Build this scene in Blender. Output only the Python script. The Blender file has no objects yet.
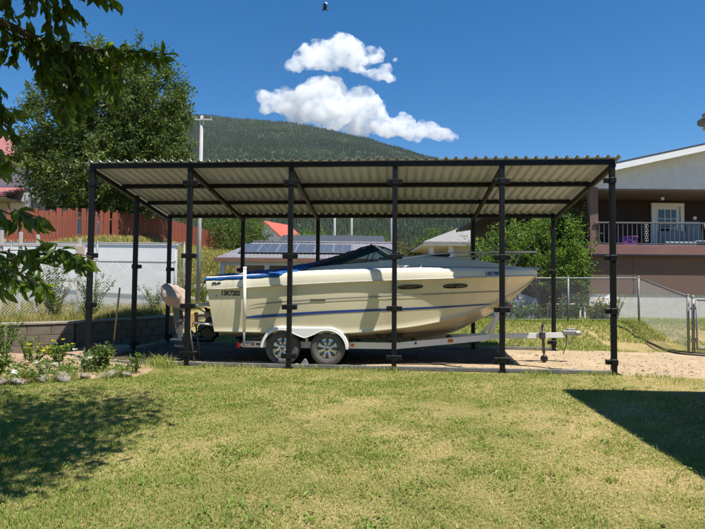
import bpy, bmesh, math, random
import numpy as np
from mathutils import Matrix, Vector, Euler

# ------------------------------------------------------------------ camera, sky, sun, exposure
SC = bpy.context.scene
COL = SC.collection
F_PX, EYE, TILT, ROLL = 545.0, 1.42, 0.0418, 0.0092
cam_d = bpy.data.cameras.new('camera'); cam = bpy.data.objects.new('camera', cam_d); COL.objects.link(cam)
cam_d.sensor_fit = 'HORIZONTAL'; cam_d.sensor_width = 36.0; cam_d.lens = F_PX / 705.0 * 36.0
cam_d.clip_start = 0.05; cam_d.clip_end = 40000
cam.matrix_world = Matrix.Translation((0, 0, EYE)) @ Matrix.Rotation(math.pi / 2 + TILT, 4, 'X') @ Matrix.Rotation(ROLL, 4, 'Z')
SC.camera = cam

SUN = Vector((0.375, -0.295, 1.0)).normalized()          # direction towards the sun
elev = math.asin(SUN.z); azim = math.atan2(SUN.x, SUN.y)
world = bpy.data.worlds.new('World'); SC.world = world; world.use_nodes = True
wn = world.node_tree.nodes; wl = world.node_tree.links
sky = wn.new('ShaderNodeTexSky'); sky.sky_type = 'NISHITA'; sky.sun_disc = False
sky.sun_elevation = elev; sky.sun_rotation = azim
sky.altitude = 700; sky.air_density = 1.0; sky.dust_density = 0.0; sky.ozone_density = 4.0
hs = wn.new('ShaderNodeHueSaturation'); hs.inputs['Saturation'].default_value = 1.36          # clear deep blue mountain sky
wl.new(sky.outputs[0], hs.inputs['Color']); wl.new(hs.outputs[0], wn['Background'].inputs[0]); wn['Background'].inputs[1].default_value = 0.087
sun_d = bpy.data.lights.new('sun', 'SUN'); sun_d.energy = 5.0; sun_d.angle = math.radians(0.53); sun_d.color = (1.0, 0.95, 0.87)
sun = bpy.data.objects.new('sun', sun_d); COL.objects.link(sun)
sun.rotation_euler = SUN.to_track_quat('Z', 'Y').to_euler()
vs = SC.view_settings; vs.view_transform = 'Standard'; vs.look = 'None'; vs.exposure = 0.66; vs.gamma = 1.0; vs.use_curve_mapping = False
SC.render.engine = 'CYCLES'
cy = SC.cycles; cy.use_denoising = True; cy.use_adaptive_sampling = True; cy.adaptive_threshold = .018; cy.max_bounces = 8; cy.diffuse_bounces = 3; cy.glossy_bounces = 3
cy.transmission_bounces = 6; cy.transparent_max_bounces = 12; cy.volume_bounces = 6; cy.volume_step_rate = 3.0; cy.volume_max_steps = 96
cy.caustics_reflective = False; cy.caustics_refractive = False

# ------------------------------------------------------------------ helpers
rnd = random.Random(7)
RG = np.random.default_rng(11)
PI = math.pi

def tag(o, label=None, cat=None, group=None, kind=None):
    if label: o['label'] = label
    if cat: o['category'] = cat
    if group: o['group'] = group
    if kind: o['kind'] = kind
    return o

def thing(name, label, cat, loc=(0, 0, 0), rotz=0.0, group=None):
    o = bpy.data.objects.new(name, None); COL.objects.link(o)
    o.location = loc; o.rotation_euler = (0, 0, rotz); o.empty_display_size = 0.2
    return tag(o, label, cat, group)

class MB:
    """collects boxes, bars, tubes, lathes; build() links them as one mesh object"""
    def __init__(s): s.v = []; s.f = []; s.sm = []
    def add(s, vs, fs, smooth=False):
        b = len(s.v); s.v += [tuple(p) for p in vs]; s.f += [tuple(i + b for i in f) for f in fs]; s.sm += [smooth] * len(fs); return s
    def box(s, c, d, R=None, bev=0.0):
        x, y, z = d[0] / 2, d[1] / 2, d[2] / 2
        if bev:
            b = min(bev, x * .9, y * .9, z * .9); P = []
            for sx in (-1, 1):
                for sy in (-1, 1):
                    for sz in (-1, 1):
                        P += [(sx * x, sy * (y - b), sz * (z - b)), (sx * (x - b), sy * y, sz * (z - b)), (sx * (x - b), sy * (y - b), sz * z)]
            bm = bmesh.new(); [bm.verts.new(p) for p in P]; bmesh.ops.convex_hull(bm, input=bm.verts); bm.verts.index_update()
            fs = [tuple(v.index for v in f.verts) for f in bm.faces]; P = [tuple(v.co) for v in bm.verts]; bm.free()
        else:
            P = [(a * x, b * y, e * z) for e in (-1, 1) for a, b in ((-1, -1), (1, -1), (1, 1), (-1, 1))]
            fs = [(3, 2, 1, 0), (4, 5, 6, 7), (0, 1, 5, 4), (1, 2, 6, 5), (2, 3, 7, 6), (3, 0, 4, 7)]
        if R is not None: P = [tuple(R @ Vector(p)) for p in P]
        return s.add([(p[0] + c[0], p[1] + c[1], p[2] + c[2]) for p in P], fs)
    def bar(s, p, q, w, h, up=(0, 0, 1)):
        p, q = Vector(p), Vector(q); d = (q - p); L = d.length; d.normalize()
        u = Vector(up); x = d.cross(u)
        if x.length < 1e-4: x = d.cross(Vector((1, 0, 0)))
        x.normalize(); z = x.cross(d)
        P = []
        for e in (p, q):
            for a, b in ((-1, -1), (1, -1), (1, 1), (-1, 1)): P.append(e + x * a * w / 2 + z * b * h / 2)
        return s.add(P, [(3, 2, 1, 0), (4, 5, 6, 7), (0, 1, 5, 4), (1, 2, 6, 5), (2, 3, 7, 6), (3, 0, 4, 7)])
    def tube(s, pts, r, n=8, caps=True):
        pts = [Vector(p) for p in pts]; m = len(pts)
        rr = r if isinstance(r, (list, tuple)) else [r] * m
        P = []; prev = None
        for i, p in enumerate(pts):
            d = (pts[min(i + 1, m - 1)] - pts[max(i - 1, 0)]).normalized()
            if prev is None:
                x = d.cross(Vector((0, 0, 1)));
                if x.length < 1e-3: x = d.cross(Vector((1, 0, 0)))
            else: x = prev - d * prev.dot(d)
            x.normalize(); prev = x; y = d.cross(x)
            for k in range(n):
                a = 2 * PI * k / n; P.append(p + (x * math.cos(a) + y * math.sin(a)) * rr[i])
        fs = [(i * n + k, i * n + (k + 1) % n, (i + 1) * n + (k + 1) % n, (i + 1) * n + k) for i in range(m - 1) for k in range(n)]
        s.add(P, fs, True)
        if caps:
            b = len(s.v) - len(P)
            s.f.append(tuple(b + k for k in range(n))[::-1]); s.f.append(tuple(b + (m - 1) * n + k for k in range(n))); s.sm += [False, False]
        return s
    def lathe(s, prof, n=24, c=(0, 0, 0), axis='Y'):
        P = []
        for r, h in prof:
            for k in range(n):
                a = 2 * PI * k / n; ca, sa = math.cos(a) * r, math.sin(a) * r
                p = (ca, h, sa) if axis == 'Y' else ((ca, sa, h) if axis == 'Z' else (h, ca, sa))
                P.append((p[0] + c[0], p[1] + c[1], p[2] + c[2]))
        m = len(prof)
        return s.add(P, [(i * n + k, i * n + (k + 1) % n, (i + 1) * n + (k + 1) % n, (i + 1) * n + k) for i in range(m - 1) for k in range(n)], True)
    def grid(s, rows, smooth=True, close=False):
        n = len(rows[0]); P = [p for r in rows for p in r]; fs = []
        for i in range(len(rows) - 1):
            for k in range(n if close else n - 1):
                fs.append((i * n + k, i * n + (k + 1) % n, (i + 1) * n + (k + 1) % n, (i + 1) * n + k))
        return s.add(P, fs, smooth)
    def prism(s, poly, d, org=(0, 0, 0)):
        """poly of 3D points, extruded by vector d"""
        n = len(poly); P = [tuple(Vector(p) + Vector(org)) for p in poly]; P += [tuple(Vector(p) + Vector(d)) for p in P]
        return s.add(P, [tuple(range(n))[::-1], tuple(range(n, 2 * n))] + [(i, (i + 1) % n, n + (i + 1) % n, n + i) for i in range(n)])
    def mesh(s, name):
        me = bpy.data.meshes.new(name); me.from_pydata(s.v, [], s.f); me.polygons.foreach_set('use_smooth', s.sm); me.update(); return me
    def build(s, name, mat, parent=None, fix=True):
        me = s.mesh(name)
        if fix:
            bm = bmesh.new(); bm.from_mesh(me); bmesh.ops.recalc_face_normals(bm, faces=bm.faces); bm.to_mesh(me); bm.free()
        return link(name, me, mat, parent)

def link(name, me, mat, parent=None, loc=None, rot=None):
    o = bpy.data.objects.new(name, me); COL.objects.link(o)
    if mat is not None and not me.materials: me.materials.append(mat)
    if parent is not None: o.parent = parent
    if loc is not None: o.location = loc
    if rot is not None: o.rotation_euler = rot
    return o

def npmesh(name, V, Fc, n, mat, parent=None, attr=None, smooth=False):
    """V (k,3), Fc flat index array of n-gons"""
    me = bpy.data.meshes.new(name); V = np.asarray(V, np.float32); Fc = np.asarray(Fc, np.int32).reshape(-1, n)
    me.vertices.add(len(V)); me.vertices.foreach_set('co', V.ravel())
    me.loops.add(Fc.size); me.loops.foreach_set('vertex_index', Fc.ravel())
    me.polygons.add(len(Fc)); me.polygons.foreach_set('loop_start', np.arange(0, Fc.size, n, dtype=np.int32))
    me.polygons.foreach_set('loop_total', np.full(len(Fc), n, np.int32))
    me.polygons.foreach_set('use_smooth', np.full(len(Fc), smooth))
    me.update(calc_edges=True)
    if attr is not None:
        a = me.attributes.new('var', 'FLOAT', 'POINT'); a.data.foreach_set('value', np.asarray(attr, np.float32))
    return link(name, me, mat, parent)

def noise2(x, y, seed=0, octs=4):
    """cheap smooth value noise, numpy, about -1..1"""
    x = np.asarray(x, float); y = np.asarray(y, float); out = np.zeros(np.broadcast(x, y).shape); amp = 1.0; tot = 0
    for o in range(octs):
        xi = np.floor(x).astype(np.int64); yi = np.floor(y).astype(np.int64); fx = x - xi; fy = y - yi
        fx = fx * fx * (3 - 2 * fx); fy = fy * fy * (3 - 2 * fy)
        def h(a, b):
            n = (a * 374761393 + b * 668265263 + (seed + o) * 974711) & 0x7fffffff
            n = ((n ^ (n >> 13)) * 1274126177) & 0x7fffffff
            return ((n ^ (n >> 16)) & 0xffff) / 32767.5 - 1
        v = (h(xi, yi) * (1 - fx) + h(xi + 1, yi) * fx) * (1 - fy) + (h(xi, yi + 1) * (1 - fx) + h(xi + 1, yi + 1) * fx) * fy
        out += v * amp; tot += amp; amp *= .5; x = x * 2.03 + 17; y = y * 2.03 + 5
    return out / tot

# ------------------------------------------------------------------ materials
def new_mat(name):
    m = bpy.data.materials.new(name); m.use_nodes = True; nt = m.node_tree
    return m, nt, nt.nodes, nt.links, nt.nodes['Principled BSDF']

def mat(name, col, rough=.6, col2=None, scale=4.0, amount=.5, bump=0.0, bscale=None, metal=0.0, spec=.5, coat=0.0, detail=6, stretch=None, dirt=None):
    m, nt, N, L, B = new_mat(name)
    B.inputs['Roughness'].default_value = rough; B.inputs['Metallic'].default_value = metal
    B.inputs['Specular IOR Level'].default_value = spec; B.inputs['Coat Weight'].default_value = coat; B.inputs['Coat Roughness'].default_value = .06
    tc = N.new('ShaderNodeTexCoord'); src = tc.outputs['Object']
    if stretch:
        mp = N.new('ShaderNodeMapping'); mp.inputs['Scale'].default_value = stretch; L.new(src, mp.inputs[0]); src = mp.outputs[0]
    if col2 is None: col2 = tuple(c * .8 for c in col[:3])
    nz = N.new('ShaderNodeTexNoise'); nz.inputs['Scale'].default_value = scale; nz.inputs['Detail'].default_value = detail; nz.inputs['Roughness'].default_value = .62
    L.new(src, nz.inputs['Vector'])
    rp = N.new('ShaderNodeValToRGB'); rp.color_ramp.elements[0].position = .5 - .28 / max(amount, .05) * .5; rp.color_ramp.elements[1].position = .5 + .28 / max(amount, .05) * .5
    rp.color_ramp.elements[0].position = max(0, rp.color_ramp.elements[0].position); rp.color_ramp.elements[1].position = min(1, rp.color_ramp.elements[1].position)
    rp.color_ramp.elements[0].color = (*col2[:3], 1); rp.color_ramp.elements[1].color = (*col[:3], 1)
    L.new(nz.outputs[0], rp.inputs[0]); out = rp.outputs[0]
    if dirt:
        n2 = N.new('ShaderNodeTexNoise'); n2.inputs['Scale'].default_value = dirt[1]; n2.inputs['Detail'].default_value = 8; n2.inputs['Roughness'].default_value = .7; L.new(tc.outputs['Object'], n2.inputs['Vector'])
        r2 = N.new('ShaderNodeValToRGB'); r2.color_ramp.elements[0].position = dirt[2]; r2.color_ramp.elements[1].position = min(1, dirt[2] + .22); L.new(n2.outputs[0], r2.inputs[0])
        mx = N.new('ShaderNodeMix'); mx.data_type = 'RGBA'; L.new(r2.outputs[0], mx.inputs[0]); L.new(out, mx.inputs[6]); mx.inputs[7].default_value = (*dirt[0], 1); out = mx.outputs[2]
    L.new(out, B.inputs['Base Color'])
    if bump:
        bz = N.new('ShaderNodeTexNoise'); bz.inputs['Scale'].default_value = bscale or scale * 4; bz.inputs['Detail'].default_value = 5; L.new(src, bz.inputs['Vector'])
        bp = N.new('ShaderNodeBump'); bp.inputs['Strength'].default_value = min(1, bump * 10); bp.inputs['Distance'].default_value = bump; L.new(bz.outputs[0], bp.inputs['Height']); L.new(bp.outputs[0], B.inputs['Normal'])
    return m

def leaf_mat(name, a, b, trans=.3, rough=.5, c=None, spec=.3):
    """colour runs from a to b (to c) with the per-leaf attribute 'var'"""
    m, nt, N, L, B = new_mat(name)
    at_ = N.new('ShaderNodeAttribute'); at_.attribute_name = 'var'
    rp = N.new('ShaderNodeValToRGB'); e = rp.color_ramp.elements
    e[0].color = (*a, 1); e[1].color = (*b, 1); e[1].position = .75 if c else 1
    if c: k = e.new(1.0); k.color = (*c, 1)
    L.new(at_.outputs['Fac'], rp.inputs[0]); L.new(rp.outputs[0], B.inputs['Base Color'])
    B.inputs['Roughness'].default_value = rough; B.inputs['Specular IOR Level'].default_value = spec
    tr = N.new('ShaderNodeBsdfTranslucent')
    mu = N.new('ShaderNodeMix'); mu.data_type = 'RGBA'; mu.blend_type = 'MULTIPLY'; mu.inputs[0].default_value = 1; L.new(rp.outputs[0], mu.inputs[6]); mu.inputs[7].default_value = (1.5, 1.6, .5, 1)
    L.new(mu.outputs[2], tr.inputs[0])
    mx = N.new('ShaderNodeMixShader'); mx.inputs[0].default_value = trans; L.new(B.outputs[0], mx.inputs[1]); L.new(tr.outputs[0], mx.inputs[2])
    L.new(mx.outputs[0], N['Material Output'].inputs[0])
    return m

M = {}
M['post'] = mat('black_paint', (.007, .0075, .009), .5, (.004, .0045, .006), 3, .6, spec=.3, dirt=((.03, .027, .022), 5, .66))
M['rail_grey'] = mat('rail_grey', (.19, .19, .185), .5, (.09, .09, .09), 3, .8, dirt=((.2, .16, .11), 4, .55))
M['roof_sheet'] = mat('roof_sheet', (.53, .57, .625), .45, (.45, .485, .535), 2.5, .7, spec=.4, dirt=((.40, .40, .37), 3, .64))
M['gelcoat'] = mat('gelcoat', (.71, .635, .45), .26, (.64, .57, .395), .8, .6, coat=.6, dirt=((.50, .42, .27), 2.2, .62))
M['deck_white'] = mat('deck_white', (.78, .73, .575), .45, (.71, .66, .515), 1.2, .6, dirt=((.58, .55, .47), 3.5, .66))
M['stripe_blue'] = mat('stripe_blue', (.024, .065, .27), .4, (.02, .052, .22), 3, .5)
M['canvas_blue'] = mat('canvas_blue', (.02, .105, .33), .85, (.014, .075, .25), 6, .7, bump=.004, bscale=9, spec=.15)
M['rubber'] = mat('rubber', (.12, .115, .108), .85, (.075, .073, .07), 8, .6, dirt=((.21, .19, .16), 5, .58))
M['dark_plastic'] = mat('dark_plastic', (.012, .012, .013), .35, None, 6, .4)
M['chrome'] = mat('chrome', (.72, .71, .69), .30, (.55, .54, .52), 9, .7, metal=.9, dirt=((.30, .27, .23), 9, .6))
M['alu'] = mat('aluminium', (.56, .57, .58), .38, (.46, .47, .48), 6, .5, metal=.8)
M['galv'] = mat('galvanised', (.27, .275, .28), .6, (.19, .195, .20), 14, .8, metal=.3, dirt=((.16, .14, .12), 6, .62))
M['trailer_white'] = mat('trailer_white', (.80, .80, .78), .36, (.72, .72, .70), 2, .6, dirt=((.45, .40, .33), 5, .66))
M['red_lens'] = mat('red_lens', (.45, .01, .012), .2, None, 8, .3)
M['amber_lens'] = mat('amber_lens', (.70, .16, .01), .25, None, 8, .3)
M['steel_dark'] = mat('steel_dark', (.12, .115, .11), .5, (.07, .065, .06), 9, .8, metal=.5, dirt=((.16, .09, .05), 7, .62))
M['yellow'] = mat('yellow_paint', (.75, .52, .03), .5, (.6, .4, .03), 6, .6)
M['canvas_beige'] = mat('canvas_beige', (.43, .345, .29), .9, (.34, .27, .225), 7, .7, bump=.012, bscale=9, spec=.1)
M['wood_handle'] = mat('wood_handle', (.50, .33, .17), .6, (.40, .25, .12), 3, .8, stretch=(20, 20, 1.5))
M['bark'] = mat('bark', (.12, .085, .06), .9, (.06, .045, .035), 9, .9, bump=.012, bscale=18, stretch=(1, 1, .35))

def glass_mat(name, tint=(.55, .62, .62), a=.35, rough=.03):
    m, nt, N, L, B = new_mat(name)
    B.inputs['Base Color'].default_value = (.012, .016, .018, 1); B.inputs['Roughness'].default_value = rough; B.inputs['Specular IOR Level'].default_value = .6
    t = N.new('ShaderNodeBsdfTransparent'); t.inputs[0].default_value = (*tint, 1)
    mx = N.new('ShaderNodeMixShader'); mx.inputs[0].default_value = a; L.new(t.outputs[0], mx.inputs[1]); L.new(B.outputs[0], mx.inputs[2]); L.new(mx.outputs[0], N['Material Output'].inputs[0])
    return m
M['boat_glass'] = glass_mat('boat_glass', (.72, .82, .80), .16)
M['window_glass'] = mat('window_glass', (.02, .024, .028), .05, None, 3, .3, spec=.8)

# ------------------------------------------------------------------ the carport's frame of reference
X0, Y0, YAW = -0.1854, 9.533, 0.0771
def cw(u, v, z=0.0):
    """carport-local (along the front, depth, up) to world"""
    c, s = math.cos(YAW), math.sin(YAW)
    return Vector((X0 + u * c + v * s, Y0 - u * s + v * c, z))

def pix(px, py, Y):
    u, v = px - 352.5, py - 264.5; c, s = math.cos(ROLL), math.sin(ROLL); x, y = (u * c + v * s) / F_PX, -(-u * s + v * c) / F_PX
    dy, dz = math.cos(TILT) - y * math.sin(TILT), math.sin(TILT) + y * math.cos(TILT); return Vector((x / dy * Y, Y, EYE + dz / dy * Y))

# ------------------------------------------------------------------ ground
def hback(x, y):
    """height of the open ground: flat lawn and pad, rising behind the carport to the rear fence"""
    x = np.asarray(x, float); y = np.asarray(y, float)
    t = np.clip((y - (12.9 - .02 * x)) / 3.0, 0, 1); t = t * t * (3 - 2 * t)
    t2 = np.clip((y - 17) / 50, 0, 1)
    lump = noise2(x * .9, y * .9, 3, 3)
    far = np.clip((y - 12.5) / 3, 0, 1)
    return .50 * t + .35 * t2 + lump * (.015 + .03 * far)

def axis(brk):
    out = []
    for a, b, st in brk: out += list(np.arange(a, b - 1e-6, st))
    out.append(brk[-1][1]); return np.array(out)
gx = axis([(-6400, -800, 800), (-800, -100, 100), (-100, -20, 8), (-20, -9, 1), (-9, 9, .16), (9, 20, .6), (20, 100, 8), (100, 800, 100), (800, 6400, 800)])
gy = axis([(-800, -60, 120), (-60, -6, 6), (-6, 1, .5), (1, 17.6, .16), (17.6, 40, 1.4), (40, 100, 8), (100, 800, 50), (800, 4400, 900)])
GX, GY = np.meshgrid(gx, gy); GZ = hback(GX, GY)
nx, ny = len(gx), len(gy)
idx = np.arange(nx * ny).reshape(ny, nx)
quads = np.stack([idx[:-1, :-1], idx[:-1, 1:], idx[1:, 1:], idx[1:, :-1]], -1).reshape(-1)

def ground_mat():
    m, nt, N, L, B = new_mat('thatch_ground'); B.inputs['Roughness'].default_value = .95; B.inputs['Specular IOR Level'].default_value = .1
    tc = N.new('ShaderNodeTexCoord')
    def nz(s, d=6, r=.6):
        n = N.new('ShaderNodeTexNoise'); n.inputs['Scale'].default_value = s; n.inputs['Detail'].default_value = d; n.inputs['Roughness'].default_value = r; L.new(tc.outputs['Object'], n.inputs['Vector']); return n
    a = nz(.55, 5); b = nz(28, 8, .75)
    r1 = N.new('ShaderNodeValToRGB'); e = r1.color_ramp.elements; e[0].position = .38; e[0].color = (.24, .235, .085, 1); e[1].position = .62; e[1].color = (.46, .37, .20, 1); L.new(a.outputs[0], r1.inputs[0])
    r2 = N.new('ShaderNodeValToRGB'); e = r2.color_ramp.elements; e[0].position = .3; e[0].color = (.45, .42, .34, 1); e[1].position = .7; e[1].color = (1.15, 1.1, 1.0, 1); L.new(b.outputs[0], r2.inputs[0])
    mx = N.new('ShaderNodeMix'); mx.data_type = 'RGBA'; mx.blend_type = 'MULTIPLY'; mx.inputs[0].default_value = 1; L.new(r1.outputs[0], mx.inputs[6]); L.new(r2.outputs[0], mx.inputs[7]); L.new(mx.outputs[2], B.inputs['Base Color'])
    bp = N.new('ShaderNodeBump'); bp.inputs['Strength'].default_value = .8; bp.inputs['Distance'].default_value = .02; L.new(b.outputs[0], bp.inputs['Height']); L.new(bp.outputs[0], B.inputs['Normal'])
    return m
M['ground'] = ground_mat()
g = npmesh('ground', np.stack([GX, GY, GZ], -1).reshape(-1, 3), quads, 4, M['ground'], smooth=True)
tag(g, 'yard ground of patchy green and straw coloured lawn', 'ground', kind='structure')

# bare dirt drive that runs under the carport and off to the gate
M['dirt'] = mat('dirt', (.46, .35, .22), .95, (.33, .245, .15), 1.6, .7, bump=.012, bscale=45, spec=.1, dirt=((.52, .42, .29), 7, .56))
def front_edge(x):   # where the lawn stops and the drive starts
    x = np.asarray(x, float); base = Y0 - np.tan(YAW) * (x - X0) - .06
    r = np.clip((x - 4.45) / .8, 0, 1)
    return base + r * (-.22 + .10 * noise2(x * 1.3, x * 0 + 2, 5, 3) - .03 * (x - 4.4))
def rear_edge(x):
    x = np.asarray(x, float); return 13.15 - .02 * x + .22 * noise2(x * 1.1, x * 0 + 9, 6, 4) - .35 * np.clip((x - 2.0) / 3, 0, 1)
dx = np.arange(-5.3, 16, .14); rows = []
for x in dx:
    a, b = float(front_edge(x)), float(rear_edge(x)); n = 26
    yy = np.linspace(a, b, n); zz = hback(np.full(n, x), yy) + .004 + .010 * noise2(np.full(n, x) * 2.2, yy * 2.2, 8, 3) + .006
    zz[0] = -.02; zz[-1] = hback(x, b) - .03
    rows.append([(x, y, z) for y, z in zip(yy, zz)])
o = MB().grid(rows).build('dirt_drive', M['dirt']); tag(o, 'bare sandy dirt drive running under the boat shelter to the gate', 'drive', kind='structure')
# dark earth under the boat, the roof's deep shade painted into its colour
M['earth_shade'] = mat('shaded_earth', (.105, .078, .056), .95, (.06, .045, .034), 2.2, .8, bump=.012, bscale=40, spec=.1, dirt=((.17, .13, .09), 6, .62))
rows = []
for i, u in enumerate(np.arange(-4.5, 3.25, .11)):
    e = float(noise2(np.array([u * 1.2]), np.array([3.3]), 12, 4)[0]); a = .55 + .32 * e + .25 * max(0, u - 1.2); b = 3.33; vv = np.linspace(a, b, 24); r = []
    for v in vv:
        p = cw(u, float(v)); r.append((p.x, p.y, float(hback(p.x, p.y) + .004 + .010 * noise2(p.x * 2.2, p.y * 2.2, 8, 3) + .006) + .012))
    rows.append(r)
o = MB().grid(rows).build('shaded_earth', M['earth_shade']); tag(o, 'dark earth with painted-in roof shade on the ground under the boat and trailer', 'earth', kind='structure')
# gravel and clods on the drive
def stone_mesh(name, seed, sub=1):
    r_ = random.Random(seed); bm = bmesh.new(); bmesh.ops.create_icosphere(bm, subdivisions=sub, radius=1)
    for v in bm.verts: v.co *= .78 + .4 * r_.random()
    for v in bm.verts: v.co.z *= .7
    me = bpy.data.meshes.new(name); bm.to_mesh(me); bm.free(); return me
def scatter_stones(name, pts, sizes, m, label):
    t = stone_mesh('tmp', 3, 1); V0 = np.array([v.co[:] for v in t.vertices]); F0 = np.array([p.vertices[:] for p in t.polygons]); bpy.data.meshes.remove(t)
    n = len(pts); ang = RG.uniform(0, 6.28, n); c, s = np.cos(ang), np.sin(ang)
    sc = sizes[:, None, None] * RG.uniform(.7, 1.3, (n, 1, 3)); W = V0[None] * sc
    R = np.stack([W[..., 0] * c[:, None] - W[..., 1] * s[:, None], W[..., 0] * s[:, None] + W[..., 1] * c[:, None], W[..., 2]], -1) + pts[:, None, :]
    Fc = (F0[None] + (np.arange(n) * len(V0))[:, None, None]).reshape(-1)
    return tag(npmesh(name, R.reshape(-1, 3), Fc, 3, m), label, 'gravel', kind='stuff')
M['pebble'] = mat('pebble', (.38, .33, .26), .9, (.22, .18, .13), 9, .8)
px_ = RG.uniform(-5, 12, 3600); py_ = front_edge(px_) + RG.uniform(.03, 1, 3600) ** 1.2 * 3.3
scatter_stones('gravel', np.stack([px_, py_, hback(px_, py_) + .012], -1), RG.gamma(2.0, .0045, 3600) + .003, M['pebble'], 'loose pebbles and clods strewn over the dirt drive')

# ------------------------------------------------------------------ carport
LEN, DEP, HF, HB = 9.18, 3.46, 3.63, 3.165
car = thing('carport', 'long open black steel shelter with sloping corrugated roof over the boat', 'carport', (X0, Y0, 0), -YAW)
PW = .085
def hz(v): return HF + (HB - HF) * v / DEP            # underside of sheets along the slope
posts_f = [(-LEN / 2 + LEN / 5 * i, 0.0) for i in range(6)]
posts_b = [(-LEN / 2 + LEN / 5 * i, DEP) for i in range(6)]
side_m = [(-LEN / 2, 1.72)]
bx_h = (.21, 1.06, 1.955, 3.27)
for (u, v) in posts_f + posts_b + side_m:
    top = hz(v) - .06
    p = MB().box((u, v, top / 2 - .05), (PW, PW, top + .10), bev=.008).build('post', M['post'], car)
    MB().box((u, v, .012), (.17, .17, .018)).build('base_plate', M['post'], p)
    for h in bx_h:
        if h > top - .25 or (v > 1 and h == 1.06): continue
        h = h * (1 if v < 1 else .93)
        ends = []
        if v in (0.0, DEP):
            if u > -LEN / 2 + .1: ends.append(-1)
            if u < LEN / 2 - .1: ends.append(1)
        else: ends = [1]
        b = MB().box((u, v, h), (PW + .022, PW + .022, .095), bev=.006)
        for s in ends:
            b.box((u + s * .092, v, h), (.085, .066, .082), bev=.006)
            b.box((u + s * .098, v - .036, h), (.020, .014, .020)); 
        b.build('bracket', M['post'], car)
BW = .075
MB().box((0, 0, HF - .045), (LEN + .08, BW, .085), bev=.006).build('front_beam', M['post'], car)
MB().box((0, DEP, HB - .045), (LEN + .08, BW, .085), bev=.006).build('rear_beam', M['post'], car)
sl = math.atan2(HB - HF, DEP); RS = Matrix.Rotation(sl, 3, 'X')
for v in (1.16, 2.31):
    MB().box((0, v, hz(v) - .047), (LEN + .06, .062, .078), RS).build('purlin', M['post'], car)
for i in range(6):
    u = -LEN / 2 + LEN / 5 * i
    MB().bar((u, .04, HF - .135), (u, DEP - .04, HB - .135), .06, .085).build('rafter', M['post'], car)
# bottom rails: front, back and the wall side
b = MB()
for i in range(5):
    ua = -LEN / 2 + LEN / 5 * i + PW / 2 + .003; ub = -LEN / 2 + LEN / 5 * (i + 1) - PW / 2 - .003
    MB().box(((ua + ub) / 2, 0, .038), (ub - ua, .066, .062), bev=.004).build('bottom_rail', M['rail_grey'], car)
    MB().box(((ua + ub) / 2, DEP, .05), (ub - ua, .066, .062), bev=.004).build('bottom_rail', M['rail_grey'], car)
MB().box((-LEN / 2, .86, .05), (.066, 1.62, .062), bev=.004).build('bottom_rail', M['rail_grey'], car)
MB().box((-LEN / 2, 2.59, .05), (.066, 1.63, .062), bev=.004).build('bottom_rail', M['rail_grey'], car)
# corrugated sheets: real ribs, ten sheets lapped side by side
PITCH = .168; FR, BK = -.085, DEP + .14
u0 = -LEN / 2 - .13; W = LEN + .26
nrib = int(round(W / PITCH)); PITCH = W / nrib
per = nrib / 9.0
def rib_profile(ua, ub):
    pts = []; k = 0
    n = int(round((ub - ua) / PITCH))
    for r in range(n):
        s = ua + r * PITCH
        for f, h in ((0, 0), (.10, 0), (.40, 0), (.44, .004), (.52, .034), (.58, .040), (.72, .040), (.78, .034), (.86, .004), (.90, 0)): pts.append((s + f * PITCH, h))
    pts.append((ua + n * PITCH, 0)); return pts
cuts = [int(round(i * per)) for i in range(10)]
for i in range(9):
    ua, ub = u0 + cuts[i] * PITCH, u0 + cuts[i + 1] * PITCH
    if i < 8: ub += PITCH                      # lap one rib over the neighbour
    pr = rib_profile(ua, ub); lift = .003 + (.0022 if i % 2 else 0); TH = .0016
    dv = rnd.uniform(-.012, .012)
    rows = []
    for off in (0, TH):
        for v in (FR + dv, 0.6, 1.7, 2.7, BK + dv):
            rows.append([(u, v, hz(v) + h + lift + off + .0035 * math.sin(u * 3.1 + v) * (1 if v < 0 else .4) + (.004 if off else 0) * 0) for u, h in pr])
    mb = MB(); n = len(pr)
    mb.grid(rows[:5], True); mb.grid(rows[5:], True)
    nn = 5 * n
    for k in range(n - 1):
        mb.f.append((k, nn + k, nn + k + 1, k + 1)); mb.f.append((4 * n + k, 4 * n + k + 1, nn + 4 * n + k + 1, nn + 4 * n + k)); mb.sm += [False, False]
    mb.build('roof_sheet', M['roof_sheet'], car)
MB().box((-LEN / 2 - .115, DEP / 2, 0), (.02, .02, .02))
for u in (-LEN / 2 - .052, LEN / 2 + .052):   # light drip trim along the sloping ends
    MB().bar((u, -.02, HF - .10), (u, DEP + .02, HB - .10), .018, .05).build('end_trim', M['rail_grey'], car)

# ------------------------------------------------------------------ boat
VC = 1.42
bw = cw(0, VC, 0)
boat = thing('motor_boat', 'cream and blue cuddy cabin motor boat resting on its white trailer under the shelter', 'boat', bw, -YAW)
def crv(xs, ys):
    xs, ys = np.array(xs, float), np.array(ys, float)
    d = np.diff(ys) / np.diff(xs); m = np.zeros(len(xs)); m[0], m[-1] = d[0], d[-1]
    for i in range(1, len(xs) - 1):
        m[i] = 0 if d[i - 1] * d[i] <= 0 else 2 * d[i - 1] * d[i] / (d[i - 1] + d[i])
    def f(x):
        i = int(np.clip(np.searchsorted(xs, x) - 1, 0, len(xs) - 2)); h = xs[i + 1] - xs[i]; t = min(1, max(0, (x - xs[i]) / h))
        return float(ys[i] * (2 * t**3 - 3 * t**2 + 1) + h * m[i] * (t**3 - 2 * t**2 + t) + ys[i + 1] * (-2 * t**3 + 3 * t**2) + h * m[i + 1] * (t**3 - t**2))
    return f
XS, XB = -2.44, 3.70
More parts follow.
